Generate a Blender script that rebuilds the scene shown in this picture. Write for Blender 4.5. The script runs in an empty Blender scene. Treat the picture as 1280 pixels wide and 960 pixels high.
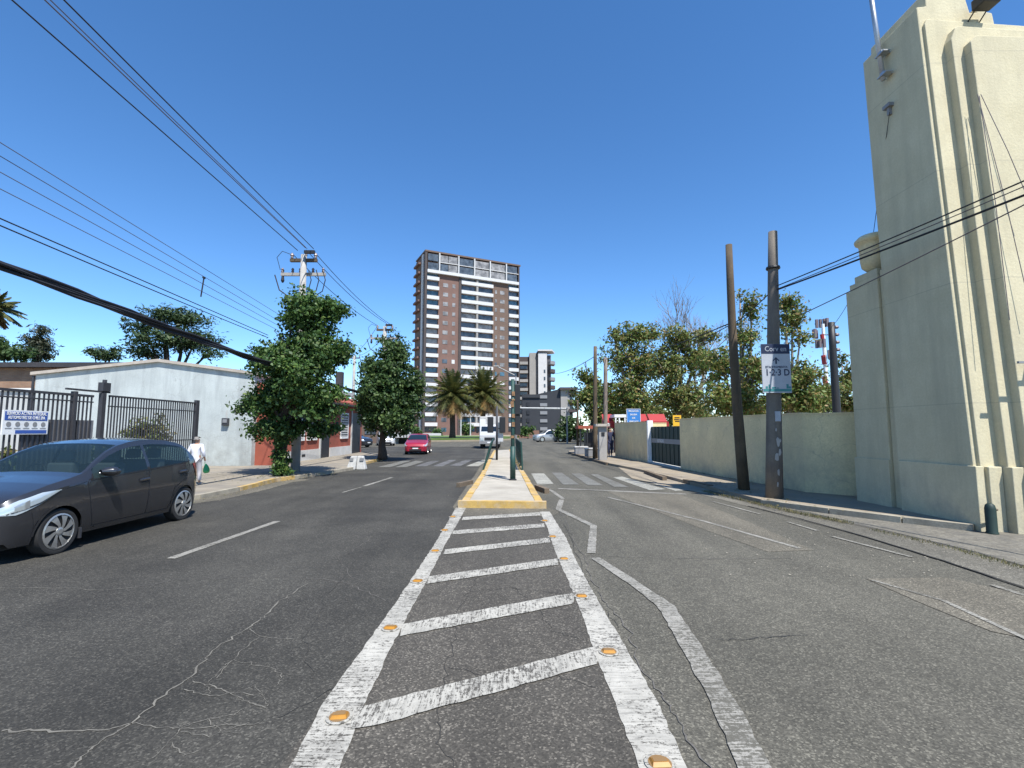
import bpy, math, random
import numpy as np
from mathutils import Vector, Matrix
random.seed(7)
SC = bpy.context.scene
COL = SC.collection
R = math.radians

# ------------------------------------------------------------------ camera, sky, sun, exposure
H = 1.66
FPX = 610.0
PITCH = math.atan(57 / 610)
cam_d = bpy.data.cameras.new('camera')
cam = bpy.data.objects.new('camera', cam_d)
COL.objects.link(cam)
cam.location = (0, 0, H)
cam.rotation_euler = (math.pi / 2 + PITCH, 0, 0)
cam_d.sensor_width = 36
cam_d.lens = FPX / 1280 * 36
cam_d.clip_start = 0.05
cam_d.clip_end = 6000
SC.camera = cam

SUN = Vector((0.31, -0.52, 1.0)).normalized()
world = bpy.data.worlds.new('World')
SC.world = world
world.use_nodes = True
wn = world.node_tree
wn.nodes.clear()
sky = wn.nodes.new('ShaderNodeTexSky')
sky.sky_type = 'NISHITA'
sky.sun_disc = False
sky.sun_elevation = math.asin(SUN.z)
sky.sun_rotation = math.atan2(SUN.x, SUN.y)
sky.altitude = 600
sky.air_density = 0.8
sky.dust_density = 0.0
sky.ozone_density = 3.0
bgn = wn.nodes.new('ShaderNodeBackground')
bgn.inputs['Strength'].default_value = 0.146
wo = wn.nodes.new('ShaderNodeOutputWorld')
hs = wn.nodes.new('ShaderNodeHueSaturation')
hs.inputs['Saturation'].default_value = 1.20
wn.links.new(sky.outputs[0], hs.inputs['Color'])
wn.links.new(hs.outputs[0], bgn.inputs[0])
wn.links.new(bgn.outputs[0], wo.inputs[0])
sun_d = bpy.data.lights.new('sun', 'SUN')
sun_d.energy = 4.6
sun_d.angle = R(0.53)
sun_d.color = (1.0, 0.98, 0.945)
sun = bpy.data.objects.new('sun', sun_d)
COL.objects.link(sun)
sun.rotation_euler = SUN.to_track_quat('Z', 'Y').to_euler()
SC.view_settings.view_transform = 'Standard'
SC.view_settings.look = 'None'
SC.view_settings.exposure = 0.75
SC.view_settings.gamma = 1.0
SC.view_settings.use_curve_mapping = False
SC.cycles.max_bounces = 6
SC.cycles.transparent_max_bounces = 8

# ------------------------------------------------------------------ surveying helpers: where a sight line meets the ground or a depth
_c, _s = math.cos(PITCH), math.sin(PITCH)
def ray(x, y):
    u = (x - 640) / FPX; v = (480 - y) / FPX
    return u, _c - v * _s, _s + v * _c
def at(x, y, z=0.0):
    a, b, d = ray(x, y); t = (z - H) / d
    return Vector((a * t, b * t, z))
def dep(x, y, Y):
    a, b, d = ray(x, y); t = Y / b
    return Vector((a * t, Y, H + d * t))
def onX(x, y, X):
    a, b, d = ray(x, y); t = X / a
    return Vector((X, b * t, H + d * t))

# ------------------------------------------------------------------ materials
def nt(name):
    m = bpy.data.materials.new(name); m.use_nodes = True
    t = m.node_tree
    return m, t, t.nodes['Principled BSDF'], t.nodes, t.links
def coords(N, L, scale=(1, 1, 1), rot=(0, 0, 0), which='Object'):
    tc = N.new('ShaderNodeTexCoord'); mp = N.new('ShaderNodeMapping')
    mp.inputs['Scale'].default_value = scale; mp.inputs['Rotation'].default_value = rot
    L.new(tc.outputs[which], mp.inputs[0])
    return mp.outputs[0]
def noise(N, L, co, scale, detail=4, rough=.55):
    n = N.new('ShaderNodeTexNoise'); n.inputs['Scale'].default_value = scale
    n.inputs['Detail'].default_value = detail; n.inputs['Roughness'].default_value = rough
    L.new(co, n.inputs['Vector']); return n.outputs['Fac']
def ramp(N, L, fac, stops):
    r = N.new('ShaderNodeValToRGB'); e = r.color_ramp.elements
    while len(e) < len(stops): e.new(0.5)
    for i, (p, c) in enumerate(stops):
        e[i].position = p
        e[i].color = (c, c, c, 1) if isinstance(c, (int, float)) else (c[0], c[1], c[2], 1)
    L.new(fac, r.inputs[0]); return r.outputs[0]
def mixc(N, L, fac, a, b, mode='MIX'):
    m = N.new('ShaderNodeMix'); m.data_type = 'RGBA'; m.blend_type = mode
    if isinstance(fac, (int, float)): m.inputs[0].default_value = fac
    else: L.new(fac, m.inputs[0])
    for i, v in ((6, a), (7, b)):
        if isinstance(v, tuple): m.inputs[i].default_value = (*v[:3], 1)
        else: L.new(v, m.inputs[i])
    return m.outputs[2]
def bump(N, L, bs, h, strength, dist=.01):
    b = N.new('ShaderNodeBump'); b.inputs['Strength'].default_value = strength
    b.inputs['Distance'].default_value = dist
    L.new(h, b.inputs['Height']); L.new(b.outputs[0], bs.inputs['Normal'])
def mat(name, c, rough=.8, var=.18, scale=2.5, metal=0.0, bmp=0.0, bscale=60, fine=.10, stain=None, stain_amt=.5, stain_scale=.7, streak=False, which='Object', spec=None, grime=None):
    m, t, bs, N, L = nt(name)
    co = coords(N, L, which=which)
    lo = tuple(v * (1 - var) for v in c); hi = tuple(min(1, v * (1 + var)) for v in c)
    col = ramp(N, L, noise(N, L, co, scale, 6, .62), [(.3, lo), (.7, hi)])
    if fine:
        f = ramp(N, L, noise(N, L, co, bscale, 3, .7), [(.3, 1 - fine * 2), (.7, 1.0)])
        col = mixc(N, L, 1.0, col, f, 'MULTIPLY')
    if stain:
        c2 = coords(N, L, (1, 1, .12) if streak else (1, 1, 1), which=which)
        s = ramp(N, L, noise(N, L, c2, stain_scale * (4 if streak else 1), 7, .65), [(.45, 0.0), (.72, stain_amt)])
        col = mixc(N, L, s, col, stain)
    if grime:                                         # dirt splashed up from the pavement, ragged top edge
        tc = N.new('ShaderNodeTexCoord'); sp = N.new('ShaderNodeSeparateXYZ'); L.new(tc.outputs['Object'], sp.inputs[0])
        mr = N.new('ShaderNodeMapRange'); mr.inputs[1].default_value = grime[1]; mr.inputs[2].default_value = .05; L.new(sp.outputs[2], mr.inputs[0])
        gm = N.new('ShaderNodeMath'); gm.operation = 'MULTIPLY'; L.new(mr.outputs[0], gm.inputs[0])
        L.new(ramp(N, L, noise(N, L, co, 1.9, 7, .7), [(.34, 0.0), (.66, .85)]), gm.inputs[1]); col = mixc(N, L, gm.outputs[0], col, grime[0])
        v = N.new('ShaderNodeTexVoronoi'); v.feature = 'DISTANCE_TO_EDGE'; v.inputs['Scale'].default_value = .55; nz = N.new('ShaderNodeTexNoise'); nz.inputs['Scale'].default_value = 3; L.new(co, nz.inputs['Vector'])
        va = N.new('ShaderNodeVectorMath'); va.operation = 'MULTIPLY_ADD'; va.inputs[1].default_value = (.5, .5, .5); L.new(nz.outputs['Color'], va.inputs[0]); L.new(co, va.inputs[2]); L.new(va.outputs[0], v.inputs['Vector'])
        col = mixc(N, L, ramp(N, L, v.outputs['Distance'], [(.0, .45), (.006, 0.0)]), col, grime[0])
    L.new(col, bs.inputs['Base Color'])
    bs.inputs['Roughness'].default_value = rough; bs.inputs['Metallic'].default_value = metal
    if spec is not None: bs.inputs['Specular IOR Level'].default_value = spec
    if bmp: bump(N, L, bs, noise(N, L, co, bscale, 4, .7), bmp)
    return m
def plain(name, c, rough=.5, metal=0.0, coat=0.0, var=.05):
    m, t, bs, N, L = nt(name)
    co = coords(N, L)
    col = ramp(N, L, noise(N, L, co, 6, 3), [(.3, tuple(v * (1 - var) for v in c)), (.7, tuple(min(1, v * (1 + var)) for v in c))])
    L.new(col, bs.inputs['Base Color'])
    bs.inputs['Roughness'].default_value = rough; bs.inputs['Metallic'].default_value = metal
    bs.inputs['Coat Weight'].default_value = coat; bs.inputs['Coat Roughness'].default_value = .08
    return m
def asphalt(name, c, light=.5, patch=.22, wheel=0.0):
    m, t, bs, N, L = nt(name)
    co = coords(N, L)
    big = ramp(N, L, noise(N, L, co, .45, 7, .6), [(.3, tuple(v * (1 - patch) for v in c)), (.72, tuple(v * (1 + patch) for v in c))])
    c2 = coords(N, L, (1.0, .12, 1))
    trk = ramp(N, L, noise(N, L, c2, 1.3, 3, .5), [(.32, .78), (.65, 1.10)])
    col = mixc(N, L, 1.0, big, trk, 'MULTIPLY')
    mid = ramp(N, L, noise(N, L, co, 9, 5, .7), [(.3, .86), (.7, 1.12)])
    col = mixc(N, L, 1.0, col, mid, 'MULTIPLY')
    v = N.new('ShaderNodeTexVoronoi'); v.inputs['Scale'].default_value = 95; L.new(co, v.inputs['Vector'])
    sep = N.new('ShaderNodeSeparateColor'); L.new(v.outputs['Color'], sep.inputs[0])
    st = ramp(N, L, sep.outputs[0], [(.0, .60), (.5, .92), (.82, 1.18), (1.0, 1.18 + light * 2.2)])
    col = mixc(N, L, 1.0, col, st, 'MULTIPLY')
    L.new(col, bs.inputs['Base Color'])
    bs.inputs['Roughness'].default_value = .86
    bs.inputs['Specular IOR Level'].default_value = .35
    bump(N, L, bs, sep.outputs[0], .5, .004)
    return m
def paint(name, c, base, wear=.5, sx=2.5, sy=26, rotz=0.0):
    """thermoplastic road paint, scratched across and worn through to the asphalt"""
    m, t, bs, N, L = nt(name)
    co = coords(N, L)
    cs = coords(N, L, (sx, sy, 1), (0, 0, rotz))
    sc = ramp(N, L, noise(N, L, cs, 1.5, 5, .7), [(.30, .55), (.5, 1.0)])
    dirt = ramp(N, L, noise(N, L, co, 3.5, 7, .7), [(.3, .68), (.65, 1.05)])
    col = mixc(N, L, 1.0, c, sc, 'MULTIPLY')
    col = mixc(N, L, 1.0, col, dirt, 'MULTIPLY')
    a = noise(N, L, co, 38, 6, .8); b = noise(N, L, cs, 2.3, 5, .8)
    ad = N.new('ShaderNodeMath'); ad.operation = 'ADD'; L.new(a, ad.inputs[0]); L.new(b, ad.inputs[1])
    lo = N.new('ShaderNodeMapRange'); lo.inputs[1].default_value = .3; lo.inputs[2].default_value = .7; lo.inputs[3].default_value = -.07; lo.inputs[4].default_value = .12
    L.new(noise(N, L, co, 1.1, 4, .6), lo.inputs[0]); a2_ = N.new('ShaderNodeMath'); a2_.operation = 'ADD'; L.new(ad.outputs[0], a2_.inputs[0]); L.new(lo.outputs[0], a2_.inputs[1]); ad = a2_
    mr = N.new('ShaderNodeMapRange'); mr.inputs[1].default_value = 1.02 + (.5 - wear) * .35; mr.inputs[2].default_value = mr.inputs[1].default_value + .08
    L.new(ad.outputs[0], mr.inputs[0])
    col = mixc(N, L, mr.outputs[0], col, base)
    L.new(col, bs.inputs['Base Color']); bs.inputs['Roughness'].default_value = .75
    bump(N, L, bs, b, .4, .004)
    return m
def leafmat(name, cols, rough=.55, trans=.25):
    m, t, bs, N, L = nt(name)
    g = N.new('ShaderNodeNewGeometry')
    n = len(cols)
    col = ramp(N, L, g.outputs['Random Per Island'], [(i / max(1, n - 1), c) for i, c in enumerate(cols)])
    co = coords(N, L)
    col = mixc(N, L, 1.0, col, ramp(N, L, noise(N, L, co, .9, 3), [(.3, .7), (.7, 1.2)]), 'MULTIPLY')
    L.new(col, bs.inputs['Base Color']); bs.inputs['Roughness'].default_value = rough
    bs.inputs['Specular IOR Level'].default_value = .4
    if trans:
        tr = N.new('ShaderNodeBsdfTranslucent'); L.new(col, tr.inputs[0])
        mx = N.new('ShaderNodeMixShader'); mx.inputs[0].default_value = trans
        L.new(bs.outputs[0], mx.inputs[1]); L.new(tr.outputs[0], mx.inputs[2])
        L.new(mx.outputs[0], N['Material Output'].inputs[0])
    return m
def brick(name, c1, c2, mortar, scale=1.0, bw=.25, bh=.075):
    m, t, bs, N, L = nt(name)
    tc = N.new('ShaderNodeTexCoord'); sp = N.new('ShaderNodeSeparateXYZ'); L.new(tc.outputs['Object'], sp.inputs[0])
    ad = N.new('ShaderNodeMath'); ad.operation = 'ADD'; L.new(sp.outputs[0], ad.inputs[0]); L.new(sp.outputs[1], ad.inputs[1])
    cb = N.new('ShaderNodeCombineXYZ'); L.new(ad.outputs[0], cb.inputs[0]); L.new(sp.outputs[2], cb.inputs[1])
    b = N.new('ShaderNodeTexBrick'); L.new(cb.outputs[0], b.inputs['Vector'])
    b.inputs['Scale'].default_value = scale
    b.inputs['Color1'].default_value = (*c1, 1); b.inputs['Color2'].default_value = (*c2, 1); b.inputs['Mortar'].default_value = (*mortar, 1)
    b.inputs['Brick Width'].default_value = bw; b.inputs['Row Height'].default_value = bh; b.inputs['Mortar Size'].default_value = .008
    col = mixc(N, L, 1.0, b.outputs['Color'], ramp(N, L, noise(N, L, tc.outputs['Object'], 1.2, 5), [(.3, .8), (.7, 1.15)]), 'MULTIPLY')
    L.new(col, bs.inputs['Base Color']); bs.inputs['Roughness'].default_value = .9
    return m

MT = {}
A_L, A_M, A_R = (.052, .048, .039), (.074, .066, .053), (.100, .092, .071)
MT['ground'] = mat('dry_ground', (.20, .17, .13), .95, .3, .3, bmp=.3)
MT['asph_r'] = asphalt('asphalt_worn', A_R, .38, .17)
MT['asph_l'] = asphalt('asphalt_dark', A_L, .45, .42)
MT['asph_m'] = asphalt('asphalt_coarse', A_M, .6, .2)
MT['asph_pale'] = asphalt('asphalt_pale', (.128, .114, .086), .4, .2)
MT['conc_edge'] = asphalt('gutter_concrete', (.155, .142, .113), .35, .2)
MT['cobble'] = mat('rough_paving', (.20, .18, .14), .95, .3, 5, bmp=.9, bscale=22, fine=.25, stain=(.10, .095, .085), stain_amt=.6, stain_scale=3)
MT['paintL'] = paint('line_paint', (.43, .405, .345), A_M, .40)
MT['paintX'] = paint('bar_paint', (.42, .395, .335), A_M, .45, 26, 2.5, R(0))
MT['paintR'] = paint('old_line_paint', (.32, .30, .255), A_R, .56)
MT['paintZ'] = paint('crossing_paint', (.195, .19, .165), A_R, .56)
MT['paintZ2'] = paint('faded_crossing_paint', (.19, .185, .18), A_L, .62)
MT['paintZ3'] = paint('fresh_crossing_paint', (.36, .345, .29), A_R, .36)
MT['crack'] = mat('crack_dust', (.165, .152, .125), .95, .3, 8)
MT['crackd'] = mat('crack_dark', (.034, .032, .028), .95, .3, 8)
MT['crackm'] = mat('crack_filled', (.115, .105, .09), .95, .3, 8)
MT['side_l'] = mat('left_pavement', (.28, .24, .18), .92, .2, 1.2, bmp=.3, stain=(.15, .14, .13), stain_amt=.7, stain_scale=.8)
MT['side_r'] = mat('right_pavement', (.30, .245, .17), .92, .2, 1.2, bmp=.3, stain=(.2, .18, .16), stain_amt=.6, stain_scale=.9)
MT['kerb'] = mat('kerb_concrete', (.34, .30, .225), .92, .25, 3, bmp=.4, bscale=30, stain=(.14, .12, .10), stain_amt=.7, stain_scale=2.5)
MT['kerb_dirt'] = mat('kerb_dirty', (.16, .12, .08), .95, .3, 3, bmp=.4, bscale=30)
MT['kerb_y'] = mat('kerb_yellow', (.50, .32, .09), .85, .3, 2.5, bmp=.3, bscale=40, stain=(.40, .34, .27), stain_amt=1.0, stain_scale=3.2)
MT['island'] = mat('island_concrete', (.42, .38, .31), .92, .15, 1.5, bmp=.35, bscale=50, stain=(.27, .24, .19), stain_amt=.6, stain_scale=1.2)
MT['grass'] = mat('lawn_green', (.10, .16, .035), .95, .3, .6, fine=.2)
MT['yel'] = plain('amber_reflector', (.34, .15, .012), .35, 0, .3, .35)
MT['yel_body'] = plain('stud_base', (.22, .13, .05), .6)

def towermat():
    m, t, bs, N, L = nt('tower_render')
    co = coords(N, L)
    col = ramp(N, L, noise(N, L, co, 1.3, 7, .65), [(.3, (.52, .455, .29)), (.7, (.62, .55, .365))])
    col = mixc(N, L, 1.0, col, ramp(N, L, noise(N, L, co, 28, 4, .7), [(.3, .90), (.7, 1.04)]), 'MULTIPLY')
    c2 = coords(N, L, (1, 1, .12))
    col = mixc(N, L, ramp(N, L, noise(N, L, c2, 2.6, 6, .65), [(.46, 0.0), (.72, .6)]), col, (.40, .355, .24))
    tc = N.new('ShaderNodeTexCoord'); sp = N.new('ShaderNodeSeparateXYZ'); L.new(tc.outputs['Object'], sp.inputs[0])
    # grime splashed on the lowest metre
    mr = N.new('ShaderNodeMapRange'); mr.inputs[1].default_value = 1.0; mr.inputs[2].default_value = .1
    mr.inputs[3].default_value = 0; mr.inputs[4].default_value = 1; L.new(sp.outputs[2], mr.inputs[0])
    gm = N.new('ShaderNodeMath'); gm.operation = 'MULTIPLY'; L.new(mr.outputs[0], gm.inputs[0])
    L.new(ramp(N, L, noise(N, L, co, 2.2, 6, .7), [(.4, 0.0), (.68, .75)]), gm.inputs[1])
    col = mixc(N, L, gm.outputs[0], col, (.30, .28, .22))
    # daywork joints every 2.1 m
    dv = N.new('ShaderNodeMath'); dv.operation = 'DIVIDE'; dv.inputs[1].default_value = 2.1; L.new(sp.outputs[2], dv.inputs[0])
    fr = N.new('ShaderNodeMath'); fr.operation = 'FRACT'; L.new(dv.outputs[0], fr.inputs[0])
    lt = N.new('ShaderNodeMath'); lt.operation = 'LESS_THAN'; lt.inputs[1].default_value = .006; L.new(fr.outputs[0], lt.inputs[0])
    mu = N.new('ShaderNodeMath'); mu.operation = 'MULTIPLY'; mu.inputs[1].default_value = .4; L.new(lt.outputs[0], mu.inputs[0])
    col = mixc(N, L, mu.outputs[0], col, (.25, .23, .18))
    L.new(col, bs.inputs['Base Color']); bs.inputs['Roughness'].default_value = .92
    bump(N, L, bs, noise(N, L, co, 22, 5, .7), .5, .012)
    return m
MT['tower'] = towermat()
MT['cream'] = mat('cream_wall', (.82, .67, .375), .92, .14, 1.0, bmp=.4, bscale=25, stain=(.60, .49, .30), stain_amt=.8, stain_scale=.8, grime=((.34, .29, .21), 1.5))
MT['bluewall'] = mat('blue_grey_render', (.50, .535, .51), .92, .16, .7, bmp=.4, bscale=25, stain=(.30, .32, .31), stain_amt=.9, stain_scale=.5, streak=True, grime=((.24, .24, .22), 1.9))
MT['trim'] = mat('roof_trim', (.46, .40, .33), .85)
MT['palewall'] = mat('pale_sheet_wall', (.50, .50, .47), .8, .12, 1.5)
MT['redwall'] = mat('red_wall', (.34, .085, .05), .9, .2, 1.2, stain=(.22, .07, .045), stain_amt=.6)
MT['redwhite'] = mat('whitewash_plinth', (.62, .60, .56), .9, .1, 1.5, stain=(.42, .40, .36), stain_amt=.6)
MT['dark'] = plain('dark_opening', (.018, .018, .02), .5)
MT['roofd'] = mat('dark_roof', (.045, .042, .045), .9)
MT['brickL'] = brick('brown_brick', (.28, .15, .085), (.33, .19, .11), (.22, .19, .15))
MT['bars'] = mat('fence_bars', (.040, .040, .045), .6, .2, 4)
MT['shutter'] = mat('grey_panel', (.16, .16, .17), .8)
MT['white'] = plain('white_paint', (.72, .72, .70), .55)
MT['blue'] = plain('sign_blue', (.035, .09, .33), .5)
MT['skyblue'] = plain('sign_light_blue', (.03, .17, .46), .5)
MT['navy'] = plain('sign_navy', (.012, .02, .055), .5)
MT['teal'] = plain('sign_teal', (.04, .20, .20), .5)
MT['signw'] = mat('sign_weathered_white', (.42, .44, .47), .6, .08, 6)
MT['signp'] = mat('grubby_white_plastic', (.52, .51, .48), .7, .15, 5, stain=(.25, .23, .2), stain_amt=.6, stain_scale=4)
MT['grey'] = plain('mid_grey', (.22, .22, .22), .6)
MT['black'] = plain('matte_black', (.014, .014, .015), .55)
MT['wood'] = mat('pole_timber', (.11, .078, .045), .92, .35, 2, bmp=.5, bscale=30, stain=(.05, .04, .035), stain_amt=.8, stain_scale=1.5, streak=True)
MT['wood_lt'] = mat('pole_grey_timber', (.24, .19, .15), .92, .3, 2, bmp=.5, bscale=30, stain=(.1, .08, .07), stain_amt=.7, stain_scale=1.5, streak=True)
MT['polec'] = mat('pole_concrete', (.17, .145, .115), .9, .2, 2, bmp=.4, bscale=30, stain=(.07, .06, .06), stain_amt=.8, stain_scale=1, streak=True)
MT['polelt'] = mat('pole_pale_concrete', (.36, .34, .31), .9, .2, 2)
MT['cable'] = plain('cable_black', (.012, .012, .016), .7)
MT['cable_g'] = plain('cable_grey', (.10, .08, .085), .6)
MT['steel'] = plain('galvanised_steel', (.42, .43, .44), .4, .6)
MT['insul'] = plain('insulator_brown', (.16, .12, .12), .4)
MT['greenm'] = mat('dark_green_metal', (.018, .06, .048), .55, .25, 5)
MT['gate'] = mat('gate_green', (.014, .035, .026), .6, .2, 3)
MT['orange'] = mat('orange_sticker', (.24, .13, .06), .8, .7, 14)
MT['red'] = plain('sign_red', (.33, .02, .022), .55)
MT['yellow'] = plain('sign_yellow', (.72, .40, .02), .55)
MT['skin'] = plain('skin', (.36, .20, .13), .6)
MT['hair'] = plain('grey_hair', (.23, .21, .19), .8)
MT['hairb'] = plain('dark_hair', (.03, .02, .015), .7)
MT['shirtw'] = mat('white_cloth', (.66, .66, .70), .9, .08, 8)
MT['trousw'] = mat('pale_cloth', (.60, .56, .56), .9, .1, 8)
MT['denim'] = mat('navy_cloth', (.03, .035, .075), .9, .2, 8)
MT['shoe'] = plain('shoe', (.45, .43, .42), .7)
MT['bag'] = mat('green_plastic', (.04, .34, .11), .4, .3, 12)
MT['glass'] = None
m, t, bs, N, L = nt('car_glass'); bs.inputs['Base Color'].default_value = (.012, .02, .028, 1); bs.inputs['Roughness'].default_value = .04; bs.inputs['Specular IOR Level'].default_value = .7; MT['glass'] = m
m, t, bs, N, L = nt('clear_car_glass')
bs.inputs['Base Color'].default_value = (.02, .035, .04, 1); bs.inputs['Roughness'].default_value = .03; bs.inputs['Specular IOR Level'].default_value = .7
tr = N.new('ShaderNodeBsdfTransparent'); tr.inputs[0].default_value = (.60, .72, .70, 1); mx = N.new('ShaderNodeMixShader'); mx.inputs[0].default_value = .55
L.new(bs.outputs[0], mx.inputs[1]); L.new(tr.outputs[0], mx.inputs[2]); L.new(mx.outputs[0], N['Material Output'].inputs[0]); MT['clearglass'] = m
def pane(name, c, r=.12):
    m, t, bs, N, L = nt(name)
    co = coords(N, L)
    L.new(ramp(N, L, noise(N, L, co, .8, 3), [(.35, tuple(v * .6 for v in c)), (.65, tuple(min(1, v * 1.4) for v in c))]), bs.inputs['Base Color'])
    bs.inputs['Roughness'].default_value = r
    return m
MT['pane'] = pane('window_glass', (.075, .09, .105))
MT['pane2'] = pane('window_curtain', (.22, .21, .20), .3)
MT['pane3'] = pane('window_blue', (.06, .12, .16))
MT['carpaint'] = plain('charcoal_car_paint', (.034, .034, .037), .24, .35, 1.0, .04)
MT['redpaint'] = plain('red_car_paint', (.30, .010, .030), .35, .1, .7, .04)
MT['silver'] = plain('silver_car_paint', (.38, .39, .40), .35, .5, .6)
MT['whitecar'] = plain('white_car_paint', (.50, .50, .49), .35, 0, .6)
MT['blackcar'] = plain('black_car_paint', (.02, .02, .025), .3, .2, .8)
MT['tyre'] = mat('tyre_rubber', (.022, .021, .020), .9, .2, 10)
MT['rim'] = plain('alloy_rim', (.50, .49, .46), .32, .75)
MT['lens'] = None
m, t, bs, N, L = nt('headlight_lens'); bs.inputs['Base Color'].default_value = (.50, .56, .58, 1); bs.inputs['Roughness'].default_value = .12; bs.inputs['Metallic'].default_value = .35; bs.inputs['Coat Weight'].default_value = 1; MT['lens'] = m
MT['tail'] = plain('tail_light', (.35, .01, .01), .2, 0, .8)
MT['aptbrick'] = mat('apartment_brick', (.18, .105, .082), .9, .14, .4, fine=.06)
MT['aptbrick2'] = mat('apartment_brick_brown', (.15, .10, .074), .9, .12, .4, fine=.06)
MT['aptdark'] = mat('apartment_dark_cladding', (.075, .060, .056), .9, .14, .4)
MT['aptrec'] = mat('apartment_recess', (.10, .095, .10), .9, .2, .5)
MT['balw'] = mat('balcony_white', (.60, .59, .57), .8, .06, 1)
MT['darkclad'] = mat('slate_cladding', (.035, .038, .044), .9, .12, .4)
MT['beigeclad'] = mat('beige_cladding', (.33, .31, .28), .9, .1, .4)
MT['brickfar'] = mat('far_brick', (.24, .13, .09), .9, .2, .5)
MT['bark'] = mat('tree_bark', (.055, .042, .032), .95, .3, 6, bmp=.6, bscale=25)
MT['bark_lt'] = mat('pale_bark', (.25, .21, .17), .95, .3, 3, bmp=.4, bscale=25)
MT['leafA'] = leafmat('dense_leaf', [(.025, .062, .014), (.045, .100, .020), (.070, .135, .028), (.12, .17, .038)])
MT['leafB'] = leafmat('dense_leaf_dark', [(.024, .055, .014), (.040, .082, .020), (.060, .108, .026), (.095, .14, .034)])
MT['leafC'] = leafmat('olive_leaf', [(.075, .115, .026), (.12, .17, .036), (.18, .20, .05), (.25, .18, .065), (.10, .155, .036)])
MT['leafD'] = leafmat('plane_leaf', [(.075, .13, .026), (.12, .19, .036), (.19, .23, .055), (.28, .19, .065), (.08, .145, .034)])
MT['leafE'] = leafmat('feathery_leaf', [(.030, .062, .022), (.050, .090, .030), (.075, .105, .035)])
MT['leafF'] = leafmat('conifer_leaf', [(.022, .038, .018), (.045, .058, .028), (.09, .09, .05)])
MT['frond'] = leafmat('palm_frond', [(.050, .065, .018), (.085, .095, .024), (.13, .115, .03)], .5, .2)
MT['frond_dry'] = leafmat('dry_frond', [(.20, .11, .03), (.26, .16, .05), (.13, .10, .035)], .7, .15)
MT['palmtrunk'] = mat('palm_trunk', (.085, .062, .045), .95, .35, 8, bmp=.6, bscale=14)
MT['weed'] = leafmat('dry_weed', [(.20, .16, .07), (.12, .13, .05), (.27, .21, .11)])

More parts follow.
